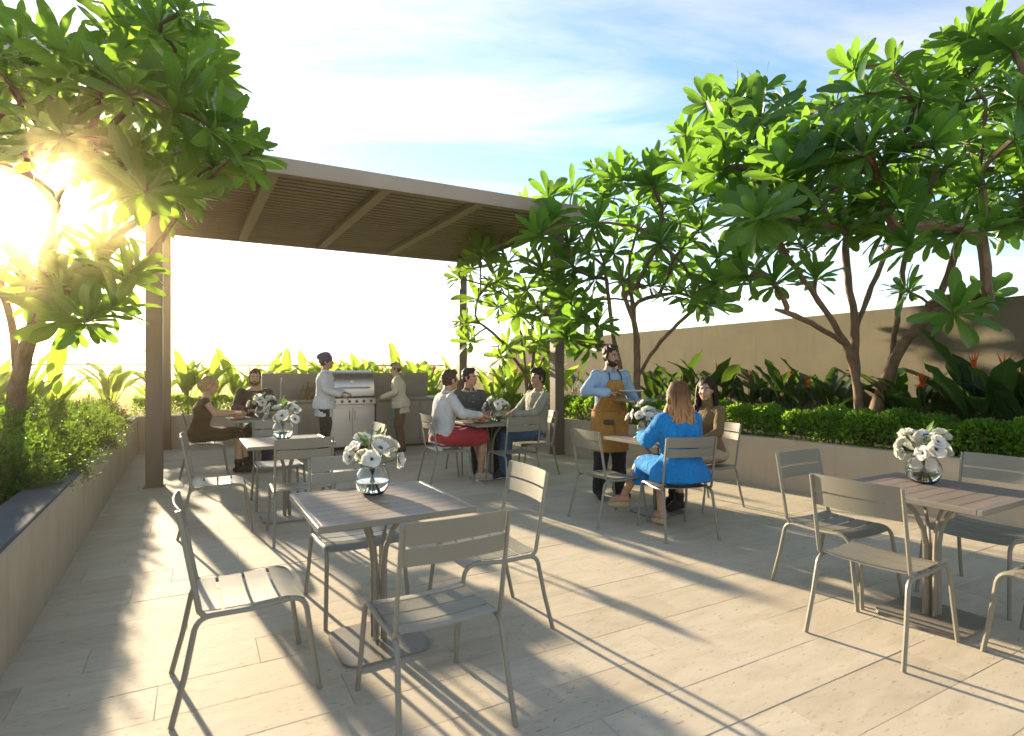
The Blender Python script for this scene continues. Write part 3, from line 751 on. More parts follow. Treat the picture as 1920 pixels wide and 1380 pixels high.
G3 = 'bird of paradise plants in the shaded planter'
LS = 'bird of paradise plant with orange flowers behind the bushy shrubs of the shaded planter'
for i, (t_, n_, h, n, f) in enumerate([(4.6,1.6,1.0,10,2),(5.4,1.35,.95,10,2),(5.9,1.7,1.0,9,1),(6.4,1.2,.95,10,2),(7.0,1.55,1.0,10,1),(7.3,1.1,.85,9,1),(3.4,1.8,1.1,9,1),(5.6,1.0,.9,9,1),(6.7,.85,.9,9,0),(7.8,1.3,.95,9,0)]):
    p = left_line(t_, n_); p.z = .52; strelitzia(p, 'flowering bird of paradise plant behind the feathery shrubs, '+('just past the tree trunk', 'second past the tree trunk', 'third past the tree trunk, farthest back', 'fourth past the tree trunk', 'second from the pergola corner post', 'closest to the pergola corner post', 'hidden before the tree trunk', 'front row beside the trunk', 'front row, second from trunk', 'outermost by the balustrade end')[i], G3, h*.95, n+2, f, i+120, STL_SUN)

# small-leaved foliage
def diamonds(c, d, L, W, r_):
    """folded diamond leaves at c growing along d"""
    m = len(c); a = r_.normal(size=(m,3)); s = np.cross(d, a); s /= np.linalg.norm(s,axis=1)[:,None]+1e-9; nrm = np.cross(s, d)
    L = L[:,None]; W = W[:,None]
    return np.stack([c, c+d*L*.5+s*W*.5+nrm*W*.12, c+d*L-nrm*L*.1, c+d*L*.5-s*W*.5+nrm*W*.12], 1)
def unit(v): return v/(np.linalg.norm(v,axis=-1,keepdims=True)+1e-9)
def hedge(name, label, pts, d0, d1, z0, z1, seed, dens=2600, L=.042):
    r_ = np.random.RandomState(seed); base = pts[0]; segs = []
    tot = sum((b-a).length for a, b in zip(pts, pts[1:])); n = int(tot*dens)
    P = np.zeros((n,3)); D = np.zeros((n,3)); ts = r_.rand(n)*tot; acc = 0
    w = d1-d0; hgt = z1-z0; hw = w/2
    for a, b in zip(pts, pts[1:]):
        l_ = (b-a).length; m = (ts >= acc) & (ts < acc+l_); u = ts[m]-acc; e = np.array((b-a).normalized()); nn = np.array((-e[1], e[0], 0))
        k = m.sum(); ang = r_.rand(k)*math.pi*1.12-.06*math.pi
        lump = 1+.07*np.sin(ts[m]*7.3+ang*2)+.06*np.sin(ts[m]*17+1.3)+.05*np.sin(ts[m]*3.1)
        rad = (.80+.22*r_.rand(k)**.5)*lump
        ca, sa = np.cos(ang), np.sin(ang)
        cx_ = np.sign(ca)*np.abs(ca)**.55*hw*rad; cz_ = np.sign(sa)*np.abs(sa)**.55*hgt*rad
        P[m] = np.array(a)-np.array(base) + e*u[:,None] + nn*(d0+hw+cx_)[:,None] + np.array((0,0,1))*(z0+cz_)[:,None]
        D[m] = nn*ca[:,None] + np.array((0,0,1))*(sa*.9+.25)[:,None] + r_.normal(size=(k,3))*.55
        acc += l_
    D = unit(D); q = diamonds(P, D, L*(.65+.7*r_.rand(n)), L*.62*(.7+.6*r_.rand(n)), r_)
    root = empty(name, base, 0, label, 'hedge')
    o = link('foliage', np_mesh('foliage', q.reshape(-1,3), np.arange(4*n).reshape(n,4), M['hedge'], smooth=False), root); tag(o, kind='stuff')
    mb = MB(); rq = random.Random(seed)
    for k in range(int(tot*14)):
        p, e = line_at(pts, rq.random()*tot); nn = Vector((-e.y, e.x, 0)); b_ = p-base+nn*(d0+w*rq.uniform(.2,.8))
        mb.tube([b_+Vector((0,0,z0-.06)), b_+Vector((rq.gauss(0,.03), rq.gauss(0,.03), z0*0+z0+hgt*.8))], [.008,.003], 4)
    mb.build('stem', M['bark'], root)
    return root
RH = RIGHT[:]; 
hedge('clipped_hedge', 'low glossy clipped hedge along the angled planter below the boundary wall', RH[1:5], .10, .66, .56, .97, 3, 4300, .047)
hedge('clipped_hedge', 'low bright hedge between the far pergola posts behind the men', [back_line(5.2), RC, RH[1]], .12, .66, .56, .93, 4, 2600, .05)
hedge('clipped_hedge', 'low hedge beside the pergola corner behind the seated woman and man', [back_line(-.1), back_line(2.6)], .12, .7, .56, .92, 5, 2600, .05)

def shrub_mesh(seed, sprays=120, per=26, R0=.42, H=.55, L=.03):
    r_ = np.random.RandomState(seed); n = sprays*per
    az = np.repeat(r_.rand(sprays)*6.283, per); inc = np.repeat(r_.rand(sprays)**.7*1.35, per); ln = np.repeat(.65+.45*r_.rand(sprays), per)
    u = np.tile(np.linspace(.25, 1, per), sprays)
    dr = np.stack([np.cos(az)*np.sin(inc)*R0/H, np.sin(az)*np.sin(inc)*R0/H, np.cos(inc)], 1)
    P = dr*(u*ln*H)[:,None]; P[:,2] -= .10*(u**2)*np.sin(inc); P[:,2] += .04
    P += r_.normal(size=(n,3))*.012
    D = unit(dr + r_.normal(size=(n,3))*.75)
    q = diamonds(P, D, L*(.7+.7*r_.rand(n)), L*.42*(.8+.5*r_.rand(n)), r_)
    fo = np_mesh('foliage', q.reshape(-1,3), np.arange(4*n).reshape(n,4), M['fern'], smooth=False)
    mb = MB()
    for k in range(0, sprays, 3):
        d = Vector(dr[k*per]); l_ = ln[k*per]*H
        mb.tube([(0,0,-.02), tuple(d*l_*.5+Vector((0,0,.03))), tuple(d*l_+Vector((0,0,.04-.1*math.sin(inc[k*per]))))], [.006,.004,.002], 4)
    return fo, mb.mesh('stem', M['bark'])
SH = [shrub_mesh(k, 260, 36, .47+.06*(k%2), .56, (.032,.040,.028)[k%3]) for k in range(4)]
ORD = 'first second third fourth fifth sixth seventh eighth ninth tenth eleventh twelfth thirteenth fourteenth fifteenth sixteenth seventeenth eighteenth nineteenth twentieth'.split()
rs = random.Random(5)
SHR = sorted([(1.6,1.0,1.1),(2.2,.6,1.0),(2.6,1.1,1.2),(3.0,.56,1.0),(3.5,1.0,1.25),(3.7,.52,.95),(4.1,1.35,1.2),(4.4,.6,1.1),(5.0,.95,1.2),(5.05,.5,.95),(5.6,.62,1.05),(6.0,1.0,1.1),(6.3,.5,.95),(6.9,.62,1.0),(7.4,.5,.9),(7.9,.7,1.0),(8.3,.5,.85),(8.75,.6,.8),(1.9,.40,.85),(2.6,.36,.8),(3.3,.34,.85),(4.05,.36,.8),(4.7,.34,.85),(5.5,.34,.75),(6.6,.36,.75),(2.9,.8,1.15),(3.9,.8,1.1),(4.8,.75,1.1),(5.8,.85,1.1),(6.5,.85,1.0),(7.1,.9,1.0),(2.3,1.4,1.2),(3.1,1.5,1.2),(5.3,1.4,1.1),(7.7,.45,.85),(6.0,.42,.9)], reverse=True)
cnt = [0, 0]
for i, (t_, n_, s) in enumerate(SHR):
    p = left_line(t_, n_-.08); p.z = .5
    bk = 0 if n_ < .66 else 1; lb = ('feathery shrub along the grey coping, %s from the pergola corner', 'feathery shrub set back behind the coping row, %s from the pergola corner')[bk] % ORD[cnt[bk]]; cnt[bk] += 1
    root = empty('shrub', p, rs.random()*6, lb, 'shrub', 'shrubs along the coping' if n_ < .66 else 'shrubs set back in the planter', s*.94)
    fo, st = SH[i % 4]; tag(link('foliage', fo, root), kind='stuff'); link('stem', st, root)

# ------------------------------------------------------------------ chairs and tables
def make_chair():
    root = empty('slatted_chair')
    m = M['taupe']; tr = .0125
    for s in (-1, 1):
        # front leg with its bend into the side rail, rear leg, rail, back post
        def arc(p0, c, p1, n=5): return [Vector(p0)*(1-u)**2+Vector(c)*2*u*(1-u)+Vector(p1)*u*u for u in (i/n for i in range(n+1))]
        fl_ = [(s*.25,.295,0), (s*.24,.265,.2), (s*.232,.243,.375)] + arc((s*.232,.243,.375), (s*.23,.232,.438), (s*.23,.165,.436))[1:]
        MB().tube(fl_, tr, 8, 1.0, True, (1,0,0)).build('leg', m, root)
        rl = [(s*.25,-.30,0), (s*.24,-.25,.2), (s*.232,-.215,.38)] + arc((s*.232,-.215,.38), (s*.23,-.2,.432), (s*.23,-.14,.428))[1:]
        MB().tube(rl, tr, 8, 1.0, True, (1,0,0)).build('leg', m, root)
        MB().tube([(s*.23,-.141,.428), (s*.23,0,.424), (s*.23,.164,.436)], tr*.98, 8).build('side_rail', m, root)
        MB().tube([(s*.232,-.17,.425), (s*.234,-.196,.455), (s*.234,-.222,.6), (s*.234,-.275,.895)], [.0125,.0125,.0125,.0115], 8, .8, True, (1,0,0)).build('back_post', m, root)
    def zc(y): return .441 + .22*(y+.02)**2 - (2.6*(y-.12)**2 if y > .12 else 0) + (.10*(-.17-y) if y < -.17 else 0)
    ys = [(-.205,-.112), (-.098,.005), (.019,.120), (.134,.235)]
    for y0, y1 in ys:
        mb = MB(); n = 4; th = .005
        for i in range(n+1):
            y = y0+(y1-y0)*i/n; z = zc(y)
            for x in (-.219, -.11, 0, .11, .219):
                dz = -.010*(1-(x/.219)**2); mb.v.append((x, y, z+dz+.004))
            for x in (-.219, -.11, 0, .11, .219):
                dz = -.010*(1-(x/.219)**2); mb.v.append((x, y, z+dz+.004-th))
        for i in range(n):
            a = i*10
            for k in range(4):
                mb.f.append((a+k, a+k+1, a+11+k, a+10+k)); mb.f.append((a+5+k, a+15+k, a+16+k, a+6+k))
            mb.f.append((a, a+10, a+15, a+5)); mb.f.append((a+4, a+9, a+19, a+14))
        mb.f.append((0,5,6,1)); mb.f.append((1,6,7,2)); mb.f.append((2,7,8,3)); mb.f.append((3,8,9,4))
        e = n*10
        for k in range(4): mb.f.append((e+k, e+k+1, e+6+k, e+5+k))
        mb.build('seat_slat', m, root, True, 30, clean=True)
    for z0, z1 in ((.722,.796), (.808,.900)):
        mb = MB(); n = 8; th = .005
        def yb(z): return -.222-.053*(z-.6)/.295
        for i in range(n+1):
            x = -.222+.444*i/n; dy = -.020*(1-(x/.222)**2)
            for z in (z0, z1): mb.v += [(x, yb(z)+dy+.006, z), (x, yb(z)+dy+.006-th, z)]
        for i in range(n):
            a = i*4; b = a+4
            mb.f += [(a, b, b+2, a+2), (a+1, a+3, b+3, b+1), (a+2, b+2, b+3, a+3), (a, a+1, b+1, b)]
        mb.f += [(0,2,3,1), (n*4, n*4+1, n*4+3, n*4+2)]
        mb.build('back_slat', m, root, True, 30, clean=True)
    return root
CH = make_chair(); ch_used = [False]
FD1, FD2 = rot_facing(D1), rot_facing(D2)
def chair(x, y, rz, label):
    o = CH if not ch_used[0] else copy_tree(CH); ch_used[0] = True
    o.location = (x, y, .0015); o.rotation_euler = (0, 0, rz + rnd.gauss(0, .02)); tag(o, label, 'chair', 'taupe slatted chairs around the tables'); return o

def make_table():
    root = empty('square_table'); m = M['taupe2']; h = .77; s = .40
    npl = 8; w = (2*s-.05)/npl
    for k in range(npl):
        MB().box((0, -s+.025+w*(k+.5), h-.009), (2*s-.05, w-.004, .018), .0015).build('plank', M['plank'], root, False)
    for a in range(4):
        Mz = Matrix.Rotation(a*math.pi/2, 3, 'Z')
        MB().box(Mz @ Vector((0, s-.0125, h-.014)), (2*s-.052 if a % 2 else 2*s, .025, .032), .003, Mz).build('edge_rail', m, root, False)
    for a in range(4):
        th = a*math.pi/2+math.pi/4; c, sn = math.cos(th), math.sin(th)
        prof = [(.030,.02), (.030,.25), (.031,.42), (.045,.52), (.085,.62), (.15,.70), (.20,.742)]
        MB().tube([(r*c, r*sn, z) for r, z in prof], [.021,.021,.019,.016,.014,.013,.013], 8, .55, True, (-sn, c, 0)).build('pedestal_arm', m, root)
        MB().box((.16*c, .16*sn, h-.026), (.34, .03, .012), .002, Matrix.Rotation(th, 3, 'Z')).build('top_bracket', m, root, False)
    b = .235; r_ = .09; poly = []
    for cx_, cy_2, a0 in ((b-r_, b-r_, 0), (-b+r_, b-r_, 90), (-b+r_, -b+r_, 180), (b-r_, -b+r_, 270)):
        for k in range(6): a = R(a0+90*k/5); poly.append((cx_+r_*math.cos(a), cy_2+r_*math.sin(a)))
    MB().prism(poly, 0, .014).build('base_plate', m, root, True, 30)
    return root
TB_ = make_table(); tb_used = [False]
def table(x, y, rz, label):
    o = TB_ if not tb_used[0] else copy_tree(TB_); tb_used[0] = True
    o.location = (x, y, .0015); o.rotation_euler = (0, 0, rz); tag(o, label, 'table', 'square slatted tables'); return o
T1, T2, T3, T4, T5, T6 = ((-.73, 3.12), (-2.27, 5.75), (-3.72, 8.35), (-.30, 7.80), (1.52, 5.93), (2.52, 3.42))
table(*T1, FD1, 'square plank-topped table, unoccupied, with the biggest bowl of anemones and wide open paving around')
table(*T2, FD1, 'unoccupied square table between the couple at the pergola corner and the big bouquet table')
table(*T3, FD1, 'square table under the pergola where the woman in the dark dress sits')
table(*T4, FD1, 'square table under the pergola shared by three men with oranges')
table(*T5, FD1, 'square table served by the waiter where two women sit')
table(*T6, FD1, 'unoccupied square table standing before the hedge planter under the big tree')
# chairs: (x, y, facing, label)
def around(T, d, r=.63): return (T[0]+d.x*r, T[1]+d.y*r)
n1, n2 = -D1, -D2
chair(-1.281, 2.727, FD2, 'slatted chair on the planter side of the big bouquet table, its seat in blue shade')
chair(-.352, 2.515, FD1, 'slatted chair with its back to open paving, pulled out from the big bouquet table')
chair(-.147, 3.36, FD2+math.pi, 'slatted chair across the big bouquet table from the planter, sunlit seat edge')
chair(-.995, 3.63, FD1+math.pi, 'slatted chair tucked behind the big bouquet table facing open paving')
chair(-2.76, 5.32, FD2, 'slatted chair on the planter side of the unoccupied middle table')
chair(-1.90, 5.12, FD1, 'slatted chair between the unoccupied middle table and the big bouquet table, back turned')
chair(-2.59, 6.32, FD1+math.pi, 'slatted chair between the middle table and the couple at the pergola corner')
chair(-1.68, 6.06, FD2+math.pi, 'slatted chair at the middle table with its back towards the three men')
chair(-4.33, 8.03, FD2, 'slatted chair under the woman in the dark sleeveless dress')
chair(-4.04, 8.93, FD1+math.pi, 'slatted chair under the man in the black top')
chair(-.875, 7.50, FD2, 'slatted chair under the man in red shorts')
chair(-.62, 8.36, FD1+math.pi, 'slatted chair under the man in the dark grey shirt')
chair(.28, 8.10, FD2+math.pi, 'slatted chair under the man in jeans beside the pergola post')
chair(.02, 7.24, FD1, 'unoccupied slatted chair at the table of the three men')
chair(.95, 5.66, FD2, 'unoccupied slatted chair at the two women\'s table in front of the waiter')
chair(1.50, 5.20, R(14), 'slatted chair under the woman in the blue dress')
chair(2.12, 6.24, FD2+math.pi, 'slatted chair under the woman in the tan top')
chair(2.05, 3.17, FD2, 'slatted chair at the hedge-side table, back turned to the open paving')
chair(2.20, 3.88, FD1+math.pi, 'slatted chair at the hedge-side table, shaded seat, facing away from the two women')
chair(3.09, 3.74, FD2+math.pi, 'slatted chair between the hedge planter and the hedge-side table')
chair(2.85, 2.88, FD1, 'slatted chair at the hedge-side table opposite the shaded-seat chair')

# bouquets in round glass bowls
def bowl_meshes():
    pr = []; ro_ = .108
    out = [(.045,0),(.07,.006),(.092,.03),(.106,.07),(.108,.1),(.100,.135),(.082,.165),(.072,.18),(.076,.188)]
    inn = [(.073,.188),(.069,.18),(.079,.163),(.096,.133),(.104,.1),(.102,.07),(.088,.034),(.067,.012),(.02,.010)]
    mb = MB().lathe(out+inn, 32); return mb.mesh('glass_bowl', M['glass'], True, 80)
BOWL = bowl_meshes()
WATER = MB().lathe([(.02,.0115),(.066,.0135),(.0865,.0355),(.1005,.071),(.1025,.085),(.06,.0852),(.01,.0852)], 32).mesh('water', M['water'], True, 50)
def flower_meshes(seed, closed=0.):
    r_ = random.Random(seed); mb = MB()
    for ring, (n, L, up) in enumerate(((7,.058,.35),(6,.048,.75))):
        for k in range(n):
            a = 6.283*k/n+ring*.4+r_.gauss(0,.1); tilt = up+closed+r_.gauss(0,.12); c, s = math.cos(a), math.sin(a); b = len(mb.v); l_ = L*r_.uniform(.9,1.12)
            for i, t in enumerate((.08,.4,.72,.92,1.0)):
                w = l_*(.18,.46,.52,.38,.14)[i]; el = tilt*(1-.35*t); rr_ = l_*t*math.cos(el); z = l_*t*math.sin(el)+.004*ring + .004*math.sin(k*3+i)
                for x in (-1, 0, 1): mb.v.append((rr_*c-x*w*s, rr_*s+x*w*c, z+abs(x)*w*.25))
            for i in range(4):
                for k2 in range(2): mb.f.append((b+i*3+k2, b+i*3+k2+1, b+i*3+4+k2, b+i*3+3+k2))
    core = MB().ell((0,0,.012), (.011,.011,.008), None, 8, 5)
    for k in range(16):
        a = k*.3927; core.tube([(0,0,.008), (.016*math.cos(a), .016*math.sin(a), .016)], [.001,.0016], 3)
    return mb.mesh('flower', M['petal'], True, 180), core.mesh('flower_centre', M['black_core'])
FLW = [flower_meshes(k, (0,.1,.25)[k % 3]) for k in range(4)]
SPRIG = leaf_np(1, .32, 5, .2, .3, lambda t: max(.03, math.sin(math.pi*min(1,t*.97+.02))), seed=3)
SPRIGM = np_mesh('leaf', SPRIG[0], SPRIG[1], M['stem'], SPRIG[2])
def bouquet(x, y, seed, where, n=9, sc=1.0):
    r_ = random.Random(seed); z = .7725
    b = link('glass_bowl', BOWL); b.location = (x, y, z); b.scale = (sc,)*3; tag(b, 'round clear glass bowl vase of water '+where, 'vase', 'glass bowl vases')
    link('water', WATER, b)
    root = empty('bouquet', (x, y, z), r_.random()*6, 'white anemone bouquet in the glass bowl '+where, 'bouquet', 'white anemone bouquets', sc)
    heads = []
    for k in range(n):
        u = (k+.5)/n; inc = math.acos(1-u*1.0)*.98+r_.gauss(0,.1); a = k*2.4+r_.gauss(0,.35); rad = .165*r_.uniform(.75,1.15)
        heads.append((Vector((math.cos(a)*math.sin(inc)*rad*1.05, math.sin(a)*math.sin(inc)*rad*1.05, .20+math.cos(inc)*rad*.95)), a, inc))
    for k, (p, a, inc) in enumerate(heads):
        st = MB().tube([(-math.cos(a)*.04, -math.sin(a)*.04, .022), (0,0,.12), (math.cos(a)*.03, math.sin(a)*.03, .19), tuple(p)], [.0028,.0028,.0026,.0024], 5)
        st.build('flower_stem', M['stem'], root)
        f, c = FLW[r_.randrange(4)]; o = link('flower', f, root); o.location = p
        d = Vector((math.cos(a)*math.sin(inc)+r_.gauss(0,.25), math.sin(a)*math.sin(inc)+r_.gauss(0,.25), math.cos(inc)+.1+r_.gauss(0,.2))).normalized()
        o.rotation_euler = (d.to_track_quat('Z','Y') @ Quaternion((0,0,1), r_.random()*6)).to_euler(); s_ = r_.uniform(.9,1.25); o.scale = (s_,)*3
        link('flower_centre', c, o)
    for k in range(16):
        a = r_.random()*6.283; inc = r_.uniform(.2,1.5); l_ = r_.uniform(.06,.15)
        o = link('leaf', SPRIGM, root); p = Vector((math.cos(a)*math.sin(inc)*.12, math.sin(a)*math.sin(inc)*.12, .19+.13*math.cos(inc)))
        o.matrix_local = Matrix.Translation(p) @ Vector((math.cos(a)*math.sin(inc), math.sin(a)*math.sin(inc), math.cos(inc))).to_track_quat('Y','Z').to_matrix().to_4x4() @ Matrix.Diagonal((l_, l_, l_, 1))
bouquet(-.80, 3.27, 1, 'on the unoccupied table amid wide open paving', 12, 0.90)
bouquet(T2[0]-.08, T2[1]+.1, 2, 'on the unoccupied middle table', 10, 0.97)
bouquet(T3[0]+.06, T3[1]+.0, 3, 'on the couple\'s table at the pergola corner', 10, 0.95)
bouquet(T4[0]+.08, T4[1]+.02, 4, 'on the three men\'s table beside the oranges', 8, 0.90)
bouquet(T5[0]-.14, T5[1]-.05, 5, 'on the two women\'s table', 12, 0.95)
bouquet(2.60, 3.60, 6, 'on the unoccupied table before the hedge', 14, 0.90)

# plates and food
M['china'] = simple('white_china', (.72, .70, .66), .25, 0, .03, 4)
M['bread'] = simple('crusty_bread', (.50, .24, .08), .7, 0, .3, 18, .5, 60, .006)
M['orange_skin'] = simple('orange_peel', (.75, .24, .02), .45, 0, .1, 12, .35, 160, .002)
PLATE = MB().lathe([(.05,0),(.085,.004),(.125,.016),(.128,.019),(.124,.02),(.085,.009),(.02,.008)], 32).mesh('plate', M['china'], True, 50)
def plate(x, y, z, label, s=1.):
    o = link('plate', PLATE); o.location = (x, y, z); o.scale = (s,)*3; return tag(o, label, 'plate')
p0 = (T3[0]-.22, T3[1]-.14)
plate(*p0, .7725, 'white plate carrying a round bread beside the woman in the dark dress')
bmb = MB().ell((0,0,.045), (.095,.075,.05), None, 18, 10); bmb.v = [(x, y, max(.0, z)+.006*mnoise.noise(Vector((x,y,z))*28)) for x, y, z in bmb.v]
for k in range(3): bmb.tube([(-.05+.05*k,-.05,.075), (-.05+.05*k,0,.097), (-.05+.05*k,.05,.075)], [.004,.008,.004], 5, .5)
b = bmb.build('bread_loaf', M['bread']); b.location = (p0[0], p0[1], .782); tag(b, 'round brown bread loaf on the plate of the couple\'s table', 'bread')
p1 = (T4[0]-.13, T4[1]-.12); plate(*p1, .7725, 'white plate piled with oranges on the three men\'s table')
for k, (dx, dy, dz) in enumerate(((-.045,-.02,0), (.045,-.03,0), (0,.045,0), (.0,.0,.058))):
    mb = MB().ell((0,0,.037), (.038,.038,.036), None, 16, 10)
    o = mb.build('orange', M['orange_skin']); o.location = (p1[0]+dx, p1[1]+dy, .782+dz); tag(o, 'bright orange fruit in the bottom layer on the white plate' if k < 3 else 'bright orange fruit resting on top of the other three', 'orange', 'oranges on the plate')
    MB().ell((0,0,.0735), (.005,.005,.0025), None, 6, 4).build('stalk_end', M['stem'], o)

# outdoor kitchen
KO = Vector((-3.98, 9.85, 0)); kz = math.atan2(E2.y, E2.x)
def kitchen_unit(name, label, x0, x1, doors):
    root = empty(name, KO + E2*x0, kz, label, 'counter'); w = x1-x0
    MB().box((w/2, .37, .47), (w-.004, .62, .86), .004).build('cabinet', M['counter'], root, False)
    MB().box((w/2, .36, .92), (w, .70, .04), .004).build('worktop', M['worktop'], root, False)
    MB().box((w/2, .39, .03), (w-.03, .56, .06), .002).build('plinth', M['dark_steel'], root, False)
    for k in range(doors):
        dw = w/doors; o = MB().box((dw*(k+.5), .05, .48), (dw-.008, .018, .76), .003).build('door', M['counter'], root, False)
        MB().box((dw*(k+.5)+(dw*.4 if k % 2 == 0 else -dw*.4), .030, .62), (.012, .02, .16), .003).build('handle', M['steel'], o, False)
    return root
kitchen_unit('kitchen_counter', 'outdoor kitchen counter holding bottles beside the steel barbecue', -.25, .78, 2)
kitchen_unit('kitchen_counter', 'outdoor kitchen counter where the woman in the beige jacket works', 1.66, 2.95, 3)
sp = empty('splash_wall', KO + E2*(-.25), kz, 'grey brown splash wall standing behind the outdoor kitchen', 'wall')
for k in range(4): MB().box((.4+.8*k, .80, .71), (.796, .08, 1.40), .004).build('panel', M['splash'], sp, False)
gr = empty('barbecue_grill', KO + E2*.80, kz, 'stainless steel barbecue with closed hood and row of knobs', 'barbecue'); w = .84
MB().box((w/2, .37, .46), (w-.01, .60, .80), .006).build('cart', M['steel'], gr, False)
for k in range(2):
    o = MB().box((w*.25+w*.5*k, .058, .43), (w*.5-.014, .02, .70), .004).build('door', M['steel'], gr, False)
    MB().tube([(w*.5+(-.05 if k == 0 else .05), .03, .55), (w*.5+(-.05 if k == 0 else .05), .03, .72)], .009, 8).build('handle', M['steel'], o)
cp = MB().box((w/2, .03, .90), (w, .08, .12), .008).build('control_panel', M['steel'], gr, False)
for k in range(6):
    MB().lathe([(.026,0),(.026,.012),(.021,.014),(.019,.034),(.005,.035)], 16).build('knob', M['dark_steel'], gr).matrix_local = Matrix.Translation((.09+.132*k, -.01, .90)) @ Matrix.Rotation(R(90), 4, 'X')
hd = MB(); prof = [(.06,.99),(.05,1.12),(.09,1.28),(.18,1.40),(.32,1.46),(.58,1.46),(.66,1.40),(.67,.99)]
n = len(prof); hd.v = [(.015, y, z) for y, z in prof]+[(w-.015, y, z) for y, z in prof]
hd.f = [(i, i+n, (i+1)%n+n, (i+1)%n) for i in range(n)]+[tuple(range(n)), tuple(range(n, 2*n))[::-1]]
hd.build('hood', M['steel'], gr, True, 30, clean=True)
MB().box((w/2, .36, .975), (w, .66, .024), .004).build('grate_tray', M['dark_steel'], gr, False)
MB().tube([(.1, .062, 1.15), (.1, .01, 1.15), (w-.1, .01, 1.15), (w-.1, .062, 1.15)], .012, 8).build('hood_handle', M['steel'], gr)
MB().lathe([(.035,0),(.035,.012),(.028,.014),(.005,.014)], 18).build('thermometer', M['china'], gr).matrix_local = Matrix.Translation((w/2, .078, 1.25)) @ Matrix.Rotation(R(70), 4, 'X')
M['oil'] = glass('oil_glass', 1.4, (.75, .55, .12)); M['oil2'] = glass('amber_glass', 1.4, (.55, .28, .06))
def bottle(x, y, h, m, label):
    o = MB().lathe([(.03,0),(.036,.006),(.036,h*.58),(.03,h*.68),(.013,h*.78),(.012,h*.95),(.014,h*.955),(.014,h)], 16).build('bottle', m, None); p = KO+E2*x+E1*y
    o.location = (p.x, p.y, .942); tag(o, label, 'bottle', 'bottles on the kitchen counter')
    MB().lathe([(.013,h),(.013,h+.02),(.004,h+.022)], 10).build('stopper', M['dark_steel'], o); return o
for k, (x, y, h) in enumerate(((.40,.30,.24),(.49,.34,.30),(.58,.30,.27),(.66,.36,.31),(.53,.22,.20))):
    bottle(x, y, h, M['oil'] if k % 2 == 0 else M['oil2'], ('middle-height golden oil bottle beside the chef', 'tall amber bottle between the golden oil bottles', 'tallest golden oil bottle beside the chef', 'tall amber bottle closest to the barbecue', 'shortest golden oil bottle beside the chef')[k])
fa = empty('kitchen_tap', KO+E2*.05+E1*.55+Vector((0,0,.94)), kz, 'slim tall steel kitchen tap on the counter near the bottles', 'tap')
MB().lathe([(.025,0),(.025,.02),(.014,.03),(.013,.06),(.004,.061)], 14).build('tap_base', M['steel'], fa)
MB().tube([(0,0,.05),(0,0,.30),(0,-.02,.36),(0,-.07,.385),(0,-.13,.37),(0,-.15,.32)], .011, 8).build('spout', M['steel'], fa)
MB().tube([(.02,0,.05),(.08,0,.07)], .006, 6).build('lever', M['steel'], fa)

# ------------------------------------------------------------------ people
def solid(name, mb, voxel, smooth, mat, parent, fold=0., fscale=(9,9,5), seed=0):
    """fuse the overlapping volumes of mb into one continuous skin"""
    me = bpy.data.meshes.new('tmp'); me.from_pydata(mb.v, [], mb.f); me.update()
    bm = bmesh.new(); bm.from_mesh(me); bmesh.ops.recalc_face_normals(bm, faces=bm.faces[:]); bm.to_mesh(me); bm.free()
    ob = bpy.data.objects.new('tmp', me); COL.objects.link(ob)
    r_ = ob.modifiers.new('r', 'REMESH'); r_.mode = 'VOXEL'; r_.voxel_size = voxel; r_.use_smooth_shade = True
    if smooth:
        s_ = ob.modifiers.new('s', 'SMOOTH'); s_.factor = .5; s_.iterations = smooth
    dg = bpy.context.evaluated_depsgraph_get(); out = bpy.data.meshes.new_from_object(ob.evaluated_get(dg))
    bpy.data.objects.remove(ob); bpy.data.meshes.remove(me); out.name = name
    if fold:
        n = len(out.vertices); co = np.empty(n*3, np.float32); out.vertices.foreach_get('co', co); co = co.reshape(-1,3)
        no = np.empty(n*3, np.float32); out.vertices.foreach_get('normal', no); no = no.reshape(-1,3)
        d = np.array([mnoise.noise(Vector((c[0]*fscale[0]+seed, c[1]*fscale[1]+c[2]*2, c[2]*fscale[2]))) + .5*mnoise.noise(Vector((c[0]*fscale[0]*2.3, c[1]*fscale[1]*2.3+seed, c[2]*fscale[2]*2.6+c[0]*6))) for c in co])
        co += no*(d*fold)[:,None]; out.vertices.foreach_set('co', co.ravel())
    out.polygons.foreach_set('use_smooth', np.ones(len(out.polygons), bool)); out.update()
    out.materials.clear(); out.materials.append(mat)
    return link(name, out, parent)
def loft(mb, secs, n=18):
    """secs: (centre, lateral vector, depth vector)"""
    b = len(mb.v)
    def ring(c, a, d):
        for k in range(n):
            t = 2*math.pi*k/n; mb.v.append(tuple(c + a*math.cos(t) + d*math.sin(t)))
    for c, a, d in secs: ring(c, a, d)
    m = len(secs)
    for i in range(m-1):
        for k in range(n):
            k2 = (k+1) % n; mb.f.append((b+i*n+k, b+i*n+k2, b+(i+1)*n+k2, b+(i+1)*n+k))
    mb.f.append(tuple(b+k for k in range(n))[::-1]); mb.f.append(tuple(b+(m-1)*n+k for k in range(n)))
MALE = [(-.11,.145,.10),(0,.170,.118),(.12,.152,.108),(.24,.160,.113),(.36,.182,.12),(.43,.180,.10),(.475,.13,.078),(.505,.07,.06)]
FEM = [(-.11,.150,.105),(0,.170,.12),(.13,.122,.092),(.22,.132,.102),(.31,.148,.122),(.40,.150,.092),(.44,.11,.07),(.47,.06,.052)]
